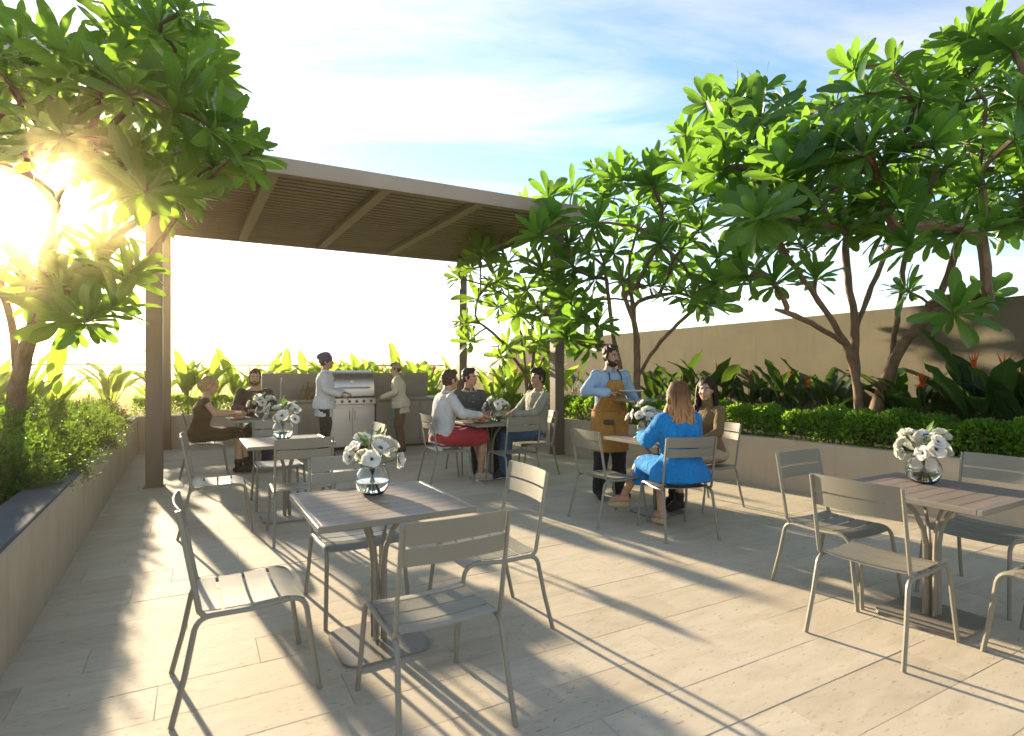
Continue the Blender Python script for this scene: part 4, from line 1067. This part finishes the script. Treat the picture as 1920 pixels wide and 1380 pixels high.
class Figure:
    def __init__(s, label, loc, rz, sc=1., fem=False, pelvis=(0,0,.96), lean=0, twist=0, side=0, yaw=0, pitch=0, skinc=(.42,.24,.15), R_arm=None, L_arm=None, R_leg=None, L_leg=None, curl=.5, bare_feet=True):
        s.root = empty('person', loc, rz, label, 'person', None, sc); s.fem = fem; s.pel = Vector(pelvis)
        s.sm = skin('skin', skinc)
        s.rot = Matrix.Rotation(R(twist), 3, 'Z') @ Matrix.Rotation(R(side), 3, 'Y') @ Matrix.Rotation(R(-lean), 3, 'X')
        s.up = s.rot @ Vector((0,0,1)); s.lat = s.rot @ Vector((1,0,0)); s.dep = s.rot @ Vector((0,1,0))
        k = 1 if not fem else .955; s.k = k
        s.tor = FEM if fem else MALE
        s.sh = {+1: s.sp(.437*k, .172 if not fem else .150), -1: s.sp(.437*k, -.172 if not fem else -.150)}
        s.neck = s.sp(.48*k); s.hc = s.sp(.655*k) + s.dep*.02
        hr = s.rot.to_3x3() @ Matrix.Rotation(R(yaw), 3, 'Z') @ Matrix.Rotation(R(pitch), 3, 'X'); up = hr @ Vector((0,0,1))
        s.hr = (Matrix.Rotation(R(lean*.8), 3, 'X')) @ hr if not twist else hr
        s.arm = {+1: [Vector(p) for p in R_arm], -1: [Vector(p) for p in L_arm]}
        s.leg = {+1: [Vector(p) for p in R_leg], -1: [Vector(p) for p in L_leg]}
        s.hip = {+1: s.pel + s.lat*.088 + s.up*-.03, -1: s.pel - s.lat*.088 + s.up*-.03}
        s.curl = curl; s.body()
    def sp(s, h, x=0, y=0): return s.pel + s.up*h + s.lat*x + s.dep*y
    def H(s, p): return s.hc + s.hr @ Vector(p)
    def torso(s, mb, inf=0, lo=None, hi=None, flare=0):
        secs = []
        for h, rx, ry in s.tor:
            if lo is not None and h < lo-.001: continue
            if hi is not None and h > hi+.001: continue
            fl = flare*max(0, .15-h)
            secs.append((s.sp(h*s.k), s.lat*(rx+inf+fl), s.dep*(ry+inf+fl)))
        loft(mb, secs)
        if hi is None or hi > .4:
            for q in (1,-1): mb.cap(s.sp(.40*s.k, q*.09), s.sh[q], .062+inf, .054+inf*.8 if not s.fem else .045+inf*.8)
    def hand(s, mb, q):
        e, w = s.arm[q][0], s.arm[q][1]; d = (s.arm[q][2]-w).normalized() if len(s.arm[q]) > 2 else (w-e).normalized()
        nrm = Vector((0,0,-1)); nrm = (nrm - d*nrm.dot(d)); nrm = nrm.normalized() if nrm.length > .2 else (Vector((0,1,0))-d*d.y).normalized()
        sv = d.cross(nrm)*1.0; f = .92 if s.fem else 1.05
        loft(mb, [(w, sv*.026*f, nrm*.020*f), (w+d*.03*f, sv*.036*f, nrm*.016*f), (w+d*.07*f, sv*.042*f, nrm*.015*f), (w+d*.092*f, sv*.040*f, nrm*.012*f)], 12)
        for k, (o, L) in enumerate(((-.030,.066),(-.010,.078),(.010,.074),(.029,.058))):
            p = w + d*.088*f + sv*o*f; dr = d + sv*o*1.5; c = s.curl
            for j, fr in enumerate((.44,.32,.24)):
                dr = (dr + nrm*c*(.55+.3*j)).normalized(); p2 = p + dr*L*fr*f; mb.cap(p, p2, .0098*f-.001*j, .0090*f-.001*j, 8); p = p2
        p = w + d*.025*f - sv*.03*f*q; dr = (d*.7 - sv*.65*q + nrm*.25).normalized()
        for L in (.04,.03): p2 = p+dr*L*f; mb.cap(p, p2, .0125*f, .0105*f, 8); p = p2; dr = (dr + d*.5 + nrm*.3).normalized()
    def body(s):
        mb = MB(); s.torso(mb)
        nr = .056 if not s.fem else .046
        mb.cap(s.sp(.45*s.k, 0, -.005), s.H((0,-.02,-.05)), nr*1.05, nr*.95)
        h = s.hr
        for c, r_ in (((0,-.018,.022), (.073,.092,.092)), ((0,.018,-.035), (.060,.070,.078)), ((0,.055,-.092), (.028,.026,.020)), ((0,.093,-.012), (.011,.014,.024)), ((0,.101,-.024), (.014,.013,.010)),
                      ((0,.075,.022), (.044,.014,.010)), ((.038,.055,-.03), (.022,.022,.022)), ((-.038,.055,-.03), (.022,.022,.022)), ((.074,-.012,-.012), (.010,.020,.030)), ((-.074,-.012,-.012), (.010,.020,.030)), ((0,.080,-.062), (.022,.013,.012))):
            mb.ell(s.H(c), r_, h)
        f = .86 if s.fem else 1.
        for q in (1,-1):
            e, w = s.arm[q][0], s.arm[q][1]
            mb.cap(s.sh[q], e, .050*f, .041*f); mb.cap(e, w, .041*f, .027*f)
            mb.cap(e.lerp(w,.1), e.lerp(w,.4), .042*f, .038*f); s.hand(mb, q)
            kn, an = s.leg[q][0], s.leg[q][1]; to = s.leg[q][2]
            mb.cap(s.hip[q], kn, .088*(1 if s.fem else 1), .056); mb.cap(kn, an, .054, .037); mb.cap(kn.lerp(an,.12), kn.lerp(an,.45), .056, .048)
            fd = (to-an); hl = an + Vector((0,0,-.035)) - Vector((fd.x, fd.y, 0)).normalized()*.03
            mb.cap(an, hl, .036, .034); mb.cap(hl, an.lerp(to,.55), .034, .036); mb.cap(an.lerp(to,.5), to, .036, .024)
        s.bodyo = solid('body', mb, .0085, 3, s.sm, s.root)
    # --- clothing
    def shirt(s, mat, sleeve='long', inf=.018, lo=-.11, flare=.0, name='shirt', collar=True, fold=.011, loose=.012, hi=None):
        mb = MB(); s.torso(mb, inf, lo, .475 if not hi else hi, flare)
        f = .86 if s.fem else 1.
        for q in (1,-1):
            e, w = s.arm[q][0], s.arm[q][1]
            if sleeve in ('long', 'short', 'rolled'): mb.cap(s.sh[q], e if sleeve != 'short' else s.sh[q].lerp(e,.6), .050*f+inf*.55, .043*f+inf*.55+loose*.5)
            if sleeve == 'long': mb.cap(e, e.lerp(w,.93), .042*f+inf*.55+loose*.4, .029*f+inf*.5+loose*.6)
            if sleeve == 'rolled': mb.cap(e, e.lerp(w,.35), .042*f+inf+loose*.5, .042*f+inf+loose)
        o = solid(name, mb, .011, 2, mat, s.root, fold, seed=len(s.root.name)+lo)
        if collar:
            c = s.sp(.485*s.k); c2 = s.sp(.525*s.k, 0, .004); cb = MB()
            for i in range(2):
                r0 = .064 if not s.fem else .055
            ring = []
            for k in range(21):
                t = math.pi/2 + R(18) + k/20*R(324); ring.append(t)
            nb = len(cb.v)
            for t in ring:
                a = s.lat*math.cos(t)*(r0+.006) + s.dep*math.sin(t)*(r0+.008)
                cb.v += [tuple(c+a*1.12-s.up*.018), tuple(c2+a), tuple(c2+a*.93), tuple(c+a*1.03-s.up*.018)]
            for k in range(20):
                for j in range(4): cb.f.append((k*4+j, k*4+(j+1)%4, k*4+4+(j+1)%4, k*4+4+j))
            cb.f += [(0,1,2,3), (83,82,81,80)]
            cb.build('collar', mat, o, True, 60, clean=True)
        return o
    def trousers(s, mat, upto=1.0, inf=.016, name='trousers', fold=.010, loose=.014):
        mb = MB(); secs = [(s.sp(h), s.lat*(rx+inf-.004), s.dep*(ry+inf-.004)) for h, rx, ry in ((-.11,.145,.10),(-.05,.166,.116),(0,.170,.118),(.07,.160,.112))]
        loft(mb, secs)
        for q in (1,-1):
            kn, an = s.leg[q][0], s.leg[q][1]; t = min(1, upto*2)
            mb.cap(s.hip[q], s.hip[q].lerp(kn, t), .090+inf, .058+inf+loose + (1-t)*.03)
            if upto > .5:
                u = (upto-.5)*2; mb.cap(kn, kn.lerp(an, u*.99), .057+inf+loose*.6, .042+inf+loose*(.6 if u < .9 else 1))
        return solid(name, mb, .011, 2, mat, s.root, fold, (7,7,9), 3)
    def shoes(s, mat, inf=.010, boot=0, name='shoe', sole=None):
        for q in (1,-1):
            an, to = s.leg[q][1], s.leg[q][2]; mb = MB(); fd = (to-an); hl = an + Vector((0,0,-.035)) - Vector((fd.x, fd.y, 0)).normalized()*.03
            mb.cap(an+Vector((0,0,-.012)), hl, .036+inf, .036+inf); mb.cap(hl, an.lerp(to,.55), .035+inf, .036+inf); mb.cap(an.lerp(to,.5), to, .036+inf, .026+inf)
            if boot: mb.cap(an, an.lerp(s.leg[q][0], boot), .037+inf, .042+inf)
            mb.v = [(x, y, max(z, min(.004, hl.z-.03))) for x, y, z in mb.v]
            o = solid(name, mb, .009, 2, mat, s.root)
            if sole:
                sb = MB(); sb.cap(hl+Vector((0,0,-.036)), to+Vector((0,0,-.022)), .032, .03, 10, 1); sb.v = [(x, y, min(z, hl.z-.02)) for x, y, z in sb.v]; sb.build('sole', sole, o)
    # --- head
    def face(s, eye=(.02,.012,.008), brow=(.03,.018,.01), lip=(.30,.11,.085), beard=None, smile=0):
        em = simple('eye', eye, .2, 0, .1); wm = simple('eye_white', (.62,.58,.54), .3)
        for q in (1,-1):
            o = MB().ell(s.H((q*.029,.0805,.002)), (.0125,.008,.0065), s.hr, 10, 6).build('eye', wm, s.root)
            MB().ell(s.H((q*.029,.0865,.002)), (.0058,.004,.006), s.hr, 8, 6).build('iris', em, o)
            MB().tube([s.H((q*.012,.089,.020)), s.H((q*.03,.088,.026)), s.H((q*.05,.074,.020))], [.0035,.0045,.002], 6).build('eyebrow', simple('brow', brow, .7), s.root)
        lm = simple('lip', lip, .4)
        w = .024+.006*smile
        MB().tube([s.H((-w,.080,-.060+.006*smile)), s.H((-.01,.0925,-.0605)), s.H((.01,.0925,-.0605)), s.H((w,.080,-.060+.006*smile))], [.002,.005,.005,.002], 6, .8).build('mouth', lm, s.root)
        MB().tube([s.H((-w*.8,.082,-.066)), s.H((0,.0925,-.071)), s.H((w*.8,.082,-.066))], [.002,.0058,.002], 6).build('lower_lip', lm, s.root)
        if smile:
            MB().tube([s.H((-w*.7,.0865,-.0635)), s.H((0,.095,-.0655)), s.H((w*.7,.0865,-.0635))], [.001,.0032,.001], 6, .6).build('teeth', wm, s.root)
        if beard:
            mb = MB(); h = s.hr
            mb.ell(s.H((0,.022,-.070)), (.0635,.066,.050), h)
            mb.ell(s.H((0,.058,-.092)), (.034,.033,.026), h); mb.ell(s.H((0,.0885,-.045)), (.026,.010,.006), h)
            for q in (1,-1): mb.cap(s.H((q*.065,.006,-.02)), s.H((q*.053,.04,-.075)), .008, .014)
            mb.v = [v for v in mb.v]
            solid('beard', mb, .006, 1, beard, s.root, .003, (60,60,40), 2)
    def hair_short(s, mat, top=.0, back=.0, fold=.006):
        mb = MB(); h = s.hr
        mb.ell(s.H((0,-.030,.040+top*.5)), (.080,.094,.086+top*.5), h); mb.ell(s.H((0,-.045,-.005)), (.076,.070,.070+back), h)
        mb.ell(s.H((.0,.028,.098+top)), (.055,.05,.026), h); mb.ell(s.H((.02,.045,.086+top)), (.035,.035,.022), h)
        for q in (1,-1): mb.ell(s.H((q*.071,.012,.005)), (.010,.020,.030), h)
        solid('hair', mb, .006, 1, mat, s.root, fold, (45,45,30), 5)
    def hair_long(s, mat, length=.30, spread=.115, front=True, seed=1, part=.02):
        h = s.hr; rr_ = random.Random(seed); mb = MB()
        mb.ell(s.H((0,-.028,.034)), (.082,.098,.092), h); mb.ell(s.H((0,-.05,-.05)), (.075,.062,.085), h)
        o = solid('hair', mb, .007, 1, mat, s.root, .003, (50,50,20), 4)
        lk = MB()
        for k in range(92):
            a = R(-90 + rr_.uniform(-108, 108)); lay = rr_.uniform(.9, 1.08); l_ = length*rr_.uniform(.82, 1.05); w = rr_.uniform(.010,.017)
            c, sn = math.cos(a), math.sin(a)
            fr = max(0, sn)                      # strands at the side of the face
            px = part + c*.02
            pts = [(px, -.02, .122*lay), (c*.055, -.025+sn*.06, .105*lay), (c*.088*lay, -.025+sn*.098*lay, .035), (c*.092*lay, -.028+sn*.10*lay, -.06)]
            for t in (.25,.5,.75,1.0):
                r_ = .092+(spread-.092)*math.sin(t*2.2)*1.05; pts.append((c*r_*lay+rr_.gauss(0,.006), -.028+sn*(r_+.006)*lay+rr_.gauss(0,.006)-.02*t*fr, -.06-(l_-.06)*t))
            wv = rr_.uniform(.004,.012); ph = rr_.random()*6
            pts = [(x+wv*math.sin(z*34+ph)*(z<0), y+wv*math.cos(z*30+ph)*(z<0), z) for x, y, z in pts]
            lk.tube([s.H(p) for p in pts], [w*.5,w*.9,w,w,w,w*.92,w*.75,w*.25], 6, .55)
        lk.build('hair_lock', mat, o)
        tag(o.children[0], kind='stuff')
    def hair_bun(s, mat):
        mb = MB(); h = s.hr
        mb.ell(s.H((0,-.026,.036)), (.082,.097,.088), h); mb.ell(s.H((0,-.05,-.02)), (.074,.062,.07), h); mb.ell(s.H((0,-.115,-.01)), (.05,.045,.05), h)
        for q in (1,-1): mb.cap(s.H((q*.07,.02,.0)), s.H((q*.06,-.06,-.07)), .016, .012)
        solid('hair', mb, .006, 1, mat, s.root, .006, (40,40,25), 8)
    def skirt(s, mat, inf=.03, hem=.1, name='skirt', split=False):
        """seated skirt: runs over both thighs to the knees and drops over them"""
        mb = MB(); kc = (s.leg[1][0]+s.leg[-1][0])/2; hc = (s.hip[1]+s.hip[-1])/2; kd = (s.leg[1][0]-s.leg[-1][0]); kw = abs(kd.x)/2
        fw = (kc-hc).normalized(); sv = Vector((1,0,0)); uv = sv.cross(fw)
        secs = [(hc-fw*.14, sv*.14, uv*.07), (hc-fw*.08, sv*.185, uv*.11), (hc, sv*(.19+inf*.4), uv*(.105+inf*.4)), (hc.lerp(kc,.5), sv*(.165+kw*.2+inf*.3), uv*(.088+inf*.3)), (kc, sv*(kw+.075+inf*.3), uv*(.07+inf*.2)), (kc+fw*.05, sv*(kw+.05), uv*.045)]
        loft(mb, secs)
        if hem: loft(mb, [(kc+Vector((0,.0,.03)), sv*(kw+.07), Vector((0,.06,0))), (kc+Vector((0,.0,-hem*.5)), sv*(kw+.085), Vector((0,.075,0))), (kc+Vector((0,-.01,-hem)), sv*(kw+.10), Vector((0,.095,0)))])
        return solid(name, mb, .011, 2, mat, s.root, .009, (6,6,6), 6)
def SIT(dz=0, dx=.11, kf=.42, af=.44): return [(dx,kf,.52+dz), (dx,af,.085), (dx+.02,af+.14,.032)]
def mir(p): return [(-x,y,z) for x,y,z in p]
PS = (0,-.06,.565)
BLK = hairmat('hair_black', (.008,.006,.005), (.03,.022,.018)); BRN = hairmat('hair_brown', (.03,.016,.009), (.085,.05,.028)); BLD = hairmat('hair_blond', (.22,.12,.05), (.48,.31,.15))
DKB = hairmat('hair_dark_brown', (.012,.007,.005), (.05,.028,.018))
# woman in the dark dress, in profile at the corner table
f = Figure('woman in a dark brown sleeveless dress sitting in profile, hands at the bread', (-4.33, 8.03, 0), FD2, 1.07, True, PS, 10, yaw=4, pitch=-4, skinc=(.50,.29,.19),
    R_arm=[(.20,.12,.80), (.10,.36,.80)], L_arm=[(-.20,.13,.80), (-.06,.38,.81)], R_leg=[(.09,.40,.53), (.07,.40,.085), (.08,.53,.03)], L_leg=[(-.09,.41,.53), (-.05,.52,.085), (-.04,.65,.032)])
DR = cloth('dark_brown_cloth', (.045,.028,.016)); f.shirt(DR, 'none', .014, name='dress_bodice', collar=False, hi=.44); f.skirt(DR, .02, .06, 'dress_skirt'); f.shoes(cloth('black_leather', (.015,.013,.012), rough=.4), boot=.18, name='ankle_boot'); f.face(); f.hair_bun(BLD)
# man in black across from her
f = Figure('bearded man in a black long-sleeved top facing out from the corner table', (-4.04, 8.95, 0), FD1+math.pi, 1.12, False, PS, 6, yaw=-8, pitch=-4, skinc=(.45,.26,.17),
    R_arm=[(.25,.13,.80), (.10,.34,.78)], L_arm=[(-.25,.13,.80), (-.10,.34,.78)], R_leg=SIT(), L_leg=mir(SIT()))
f.shirt(cloth('black_cloth', (.022,.022,.022)), 'long', .02, collar=False); f.trousers(cloth('dark_denim', (.03,.035,.05))); f.shoes(cloth('black_leather2', (.02,.018,.016), rough=.4)); f.face(beard=BRN); f.hair_short(BLK)
# chef
f = Figure('chef in a white jacket and navy hat standing sideways at the barbecue', (-3.10, 9.42, 0), R(-80), 1.0, False, (0,0,.95), 2, yaw=0, skinc=(.36,.21,.14),
    R_arm=[(.23,.04,1.16), (.16,.27,1.07)], L_arm=[(-.23,.06,1.16), (-.10,.30,1.10)], R_leg=[(.09,.03,.50), (.10,-.02,.085), (.12,.14,.032)], L_leg=[(-.09,.02,.50), (-.10,-.03,.085), (-.12,.13,.032)])
WH = cloth('white_cotton', (.62,.62,.62)); o = f.shirt(WH, 'long', .022, -.11, .25, name='chef_jacket'); 
jb = MB(); loft(jb, [(f.sp(-.08), f.lat*.18, f.dep*.13), (f.sp(-.24), f.lat*.195, f.dep*.15)]); solid('jacket_skirt', jb, .012, 2, WH, f.root, .008)
for q in (1,-1):
    for k in range(5): MB().ell(f.sp(.02+.085*k, q*.045, .147-.004*abs(k-3)), (.008,.006,.008), None, 8, 5).build('button', M['dark_steel'], o)
f.trousers(cloth('charcoal_cloth', (.03,.03,.034))); f.shoes(cloth('black_leather3', (.02,.018,.016), rough=.4)); f.face(); f.hair_short(BLK)
hb = MB(); hb.ell(f.H((0,-.03,.075)), (.106,.122,.088), f.hr @ Matrix.Rotation(R(-16), 3, 'X')); hb.ell(f.H((0,-.055,.10)), (.110,.12,.07), f.hr @ Matrix.Rotation(R(14), 3, 'X')); hb.ell(f.H((0,-.09,.02)), (.07,.05,.05), f.hr); solid('hat', hb, .008, 2, cloth('navy_cloth', (.03,.037,.16)), f.root, .005)
# woman at the counter
f = Figure('woman in a beige jacket and turquoise apron working at the counter', (-2.02, 10.30, 0), R(98), .95, True, (0,0,.95), 7, yaw=10, pitch=-14, skinc=(.42,.25,.16),
    R_arm=[(.20,.08,1.13), (.13,.32,1.03)], L_arm=[(-.20,.09,1.13), (-.08,.33,1.04)], R_leg=[(.09,.03,.50), (.09,-.02,.085), (.10,.13,.032)], L_leg=[(-.09,.02,.50), (-.09,-.04,.085), (-.10,.11,.032)])
BG = cloth('beige_cloth', (.60,.52,.38)); f.shirt(BG, 'long', .024, -.11, .2, name='jacket', loose=.02)
jb = MB(); loft(jb, [(f.sp(-.06), f.lat*.185, f.dep*.135), (f.sp(-.22,0,-.02), f.lat*.20, f.dep*.15)]); solid('jacket_skirt', jb, .012, 2, BG, f.root, .01)
f.trousers(cloth('brown_cloth', (.16,.10,.065)), 1, .02); f.shoes(cloth('brown_leather', (.08,.045,.03), rough=.5)); f.face(); f.hair_short(BRN, 0, .01)
ab = MB(); secs = []
for z in (.05,-.1,-.3): secs.append((f.sp(z,0,.09), f.lat*(.12+.02*(z<0)), f.dep*.075))
loft(ab, secs); solid('apron', ab, .01, 1, cloth('turquoise_cloth', (.06,.30,.36)), f.root, .008)
sb = MB(); sb.ell(f.H((0,-.032,.040)), (.085,.10,.085), f.hr); sb.cap(f.H((0,-.11,.0)), f.H((.01,-.13,-.16)), .028, .012); solid('headscarf', sb, .007, 1, cloth('tan_scarf', (.38,.27,.19)), f.root, .005, (30,30,20))
# three men
f = Figure('man in a pale grey shirt and red shorts seated with his back turned', (-.875, 7.52, 0), FD2, 1.11, False, PS, 9, yaw=16, skinc=(.45,.25,.16),
    R_arm=[(.27,.10,.82), (.20,.36,.79)], L_arm=[(-.26,.12,.82), (-.08,.36,.79)], R_leg=[(.13,.43,.53), (.12,.40,.085), (.14,.53,.032)], L_leg=[(-.10,.44,.53), (-.06,.50,.085), (-.05,.64,.032)])
f.shirt(cloth('pale_grey_shirt', (.50,.49,.47)), 'long', .022, loose=.016); f.trousers(cloth('red_cloth', (.36,.035,.045)), .46, .022, 'shorts', loose=.03); f.shoes(cloth('beige_canvas', (.42,.34,.25)), sole=M['china'], name='sneaker'); f.face(); f.hair_short(BRN, .005)
f = Figure('man in a dark grey buttoned shirt looking towards his companion', (-.62, 8.38, 0), FD1+math.pi, 1.12, False, PS, 4, yaw=34, skinc=(.44,.26,.17),
    R_arm=[(.25,.13,.80), (.12,.36,.79)], L_arm=[(-.25,.13,.80), (-.10,.35,.79)], R_leg=SIT(), L_leg=mir(SIT()))
o = f.shirt(cloth('slate_shirt', (.07,.075,.078)), 'long', .022)
for k in range(6): MB().ell(f.sp(.03+.08*k, 0, .140-.006*abs(k-4)), (.006,.004,.006), None, 8, 5).build('button', M['china'], o)
f.trousers(cloth('black_trousers', (.02,.02,.024))); f.shoes(cloth('black_leather4', (.02,.018,.016), rough=.4)); f.face(); f.hair_short(BLK, .01)
f = Figure('man in an olive beige shirt and jeans leaning back beside the pergola post', (.28, 8.12, 0), FD2+math.pi, 1.11, False, PS, -4, yaw=8, pitch=-4, skinc=(.36,.20,.13),
    R_arm=[(.27,.04,.80), (.22,.30,.66)], L_arm=[(-.28,.10,.80), (-.14,.32,.78)], R_leg=[(.16,.42,.53), (.16,.40,.085), (.18,.53,.032)], L_leg=[(-.14,.43,.53), (-.12,.46,.085), (-.13,.60,.032)])
f.shirt(cloth('olive_beige_shirt', (.26,.25,.19)), 'long', .022, collar=False); f.trousers(cloth('blue_denim', (.045,.085,.15))); f.shoes(cloth('black_leather5', (.03,.03,.035), rough=.5), sole=M['china']); f.face(brow=(.01,.008,.006)); f.hair_short(BLK, .02, .01, .010)
# waiter
f = Figure('bearded waiter in a blue shirt and mustard apron standing with a plate and a tray', (1.13, 6.62, 0), R(180+16), 1.015, False, (0,0,.96), 3, yaw=14, pitch=-4, skinc=(.38,.21,.13), curl=.35,
    R_arm=[(.30,.02,1.22), (.12,.25,1.205), (.02,.32,1.21)], L_arm=[(-.27,.02,1.17), (-.20,.27,1.075), (-.16,.36,1.085)], R_leg=[(.11,.03,.50), (.12,-.02,.085), (.16,.14,.032)], L_leg=[(-.11,.02,.50), (-.13,-.03,.085), (-.17,.13,.032)])
BS = cloth('blue_shirt', (.27,.38,.52)); f.shirt(BS, 'long', .022, loose=.018, fold=.009); f.trousers(cloth('black_work_trousers', (.02,.02,.024)), 1, .02); f.shoes(cloth('black_leather6', (.018,.016,.015), rough=.35)); f.face(beard=DKB, brow=(.015,.01,.008)); f.hair_short(DKB, .014, 0, .009)
def apron(f, mat):
    mb = MB(); rows = [(.40,24,.152),(.33,34,.160),(.24,44,.155),(.14,62,.150),(.06,92,.156),(-.02,98,.166),(-.12,92,.172),(-.24,84,.172),(-.36,80,.176),(-.42,80,.180)]; nc = 17
    for i, (h, wd, ry) in enumerate(rows):
        for k in range(nc):
            a = R(-wd+2*wd*k/(nc-1)); wob = .006*math.sin(k*1.3+i*.8)*(h < .05) + .004*math.sin(k*2.9)*(h < -.1)
            rx = ry+.058 if h < .1 else ry+.045
            mb.v.append(tuple(f.sp(h, math.sin(a)*(rx+wob), math.cos(a)*(ry+wob))))
    m = len(rows); nv = len(mb.v)
    for i in range(m-1):
        for k in range(nc-1): mb.f.append((i*nc+k, i*nc+k+1, (i+1)*nc+k+1, (i+1)*nc+k))
    me = mb.mesh('apron', mat, True, 180); o = link('apron', me, f.root)
    sd = o.modifiers.new('cloth', 'SOLIDIFY'); sd.thickness = .004
    sb = o.modifiers.new('soft', 'SUBSURF'); sb.levels = 1; sb.render_levels = 1
    st = cloth('navy_strap', (.02,.025,.05))
    for q in (1,-1): MB().tube([f.sp(.395, q*.075, .150), f.sp(.45, q*.07, .125), f.sp(.50, q*.066, .062), f.sp(.51, q*.05, -.04)], .011, 6, .35).build('strap', st, o)
    MB().tube([f.sp(.05, math.sin(R(a))*.218, math.cos(R(a))*.162) for a in range(-95, 96, 10)], .012, 6, .4).build('waist_tie', mat, o)
    MB().box((0,0,0), (.115,.012,.05), .004).build('order_pad', simple('dark_brown_leather', (.03,.018,.012), .5), o).matrix_local = Matrix.Translation(f.sp(-.075,.085,.172)) @ Matrix.Rotation(R(-24), 4, 'Z')
    MB().box((0,0,0), (.15,.008,.13), .003).build('pocket', mat, o, False).matrix_local = Matrix.Translation(f.sp(-.16,-.06,.172)) @ Matrix.Rotation(R(18), 4, 'Z')
apron(f, cloth('mustard_canvas', (.36,.185,.045), fold=.7))
wq = f.root.matrix_basis.copy(); wm = Matrix.Translation((1.13, 6.62, 0)) @ Matrix.Rotation(R(196), 4, 'Z') @ Matrix.Diagonal((1.015,)*3+(1,))
q = wm @ Vector((-.085,.37,1.225)); plate(q.x, q.y, q.z-.010, 'white dinner plate held at chest height by the waiter', 1.12)
tr_ = MB().lathe([(.18,0),(.215,.004),(.228,.016),(.231,.018),(.229,.012),(.214,.0),(.18,-.003),(.02,-.003)][::-1], 40).build('serving_tray', M['steel'], None, True, 50); q = wm @ Vector((-.12,.40,1.115)); tr_.location = (q.x, q.y, q.z+.004); tag(tr_, 'round steel serving tray balanced on the waiter\'s open hand', 'tray')
# woman in blue, from behind
f = Figure('woman in a bright blue dress with long brown hair seen from behind', (1.50, 5.21, 0), R(14), 1.05, True, PS, 4, yaw=12, skinc=(.50,.29,.19),
    R_arm=[(.235,.07,.80), (.15,.30,.80)], L_arm=[(-.24,.06,.80), (-.17,.30,.80)], R_leg=[(.07,.42,.53), (-.02,.22,.13), (-.03,.34,.05)], L_leg=[(-.10,.45,.55), (-.20,.62,.20), (-.30,.70,.13)])
BL = cloth('cobalt_cloth', (.010,.20,.52), fold=.8); f.shirt(BL, 'long', .034, -.11, .35, name='dress_top', collar=False, fold=.012, loose=.03); f.skirt(BL, .05, .20, 'dress_skirt')
db = MB(); loft(db, [(f.sp(.0,0,-.03), f.lat*.20, f.dep*.15), (f.sp(-.09,0,-.03), f.lat*.215, f.dep*.17), (f.sp(-.12,0,.02), f.lat*.205, f.dep*.16)]); solid('dress_drape', db, .011, 2, BL, f.root, .012)
hd_ = MB()
for k in range(9):     # hem hanging over the seat edge
    pass
SD = simple('tan_sandal', (.45,.22,.10), .5)
for q in (1,-1):
    an, to = f.leg[q][1], f.leg[q][2]; mb = MB(); fd = (to-an).normalized(); hl = an-Vector((fd.x,fd.y,0)).normalized()*.03
    mb.cap(hl+Vector((0,0,-.085)), an.lerp(to,.5)+Vector((0,0,-.06)), .034, .034); mb.cap(an.lerp(to,.5)+Vector((0,0,-.06)), to+Vector((0,0,-.03)), .034, .028); o = solid('sandal_sole', mb, .009, 1, simple('cork_wedge', (.52,.38,.22), .7, 0, .2, 30, .3), f.root)
    MB().tube([an+Vector((.04*math.cos(a), .04*math.sin(a), .005)) for a in [k*.4833 for k in range(14)]], .006, 6).build('ankle_strap', SD, o)
    MB().tube([an.lerp(to,.62)+Vector((-.035,0,-.01)), an.lerp(to,.6)+Vector((0,0,.032)), an.lerp(to,.62)+Vector((.035,0,-.01))], .011, 6, .4).build('toe_strap', SD, o)
f.face(); f.hair_long(hairmat('hair_ombre', (.055,.024,.011), (.17,.078,.034), (1.22, 1.0, (.50,.26,.11))), .30, .12, seed=3)
# woman in tan
f = Figure('smiling woman in a tan turtleneck with long dark hair facing the waiter', (2.12, 6.25, 0), FD2+math.pi, 1.06, True, PS, 3, yaw=30, pitch=2, skinc=(.46,.27,.18),
    R_arm=[(.20,.10,.78), (.10,.30,.79)], L_arm=[(-.22,.05,.78), (-.14,.28,.66)], R_leg=[(.09,.42,.53), (.08,.36,.10), (.09,.48,.045)], L_leg=[(-.09,.42,.53), (-.07,.44,.10), (-.07,.56,.045)])
TN = cloth('tan_knit', (.185,.118,.05)); o = f.shirt(TN, 'long', .016, collar=False, fold=.005)
tn = MB(); tn.cap(f.sp(.43,0,-.002), f.sp(.56,0,.008), .064, .057); solid('turtleneck', tn, .008, 1, TN, o, .003)
f.skirt(cloth('beige_skirt', (.40,.30,.20)), .02, .12); f.shoes(cloth('black_leather7', (.015,.013,.012), rough=.35), name='ankle_boot', boot=.15); f.face(smile=1); f.hair_long(DKB, .30, .105, seed=5)
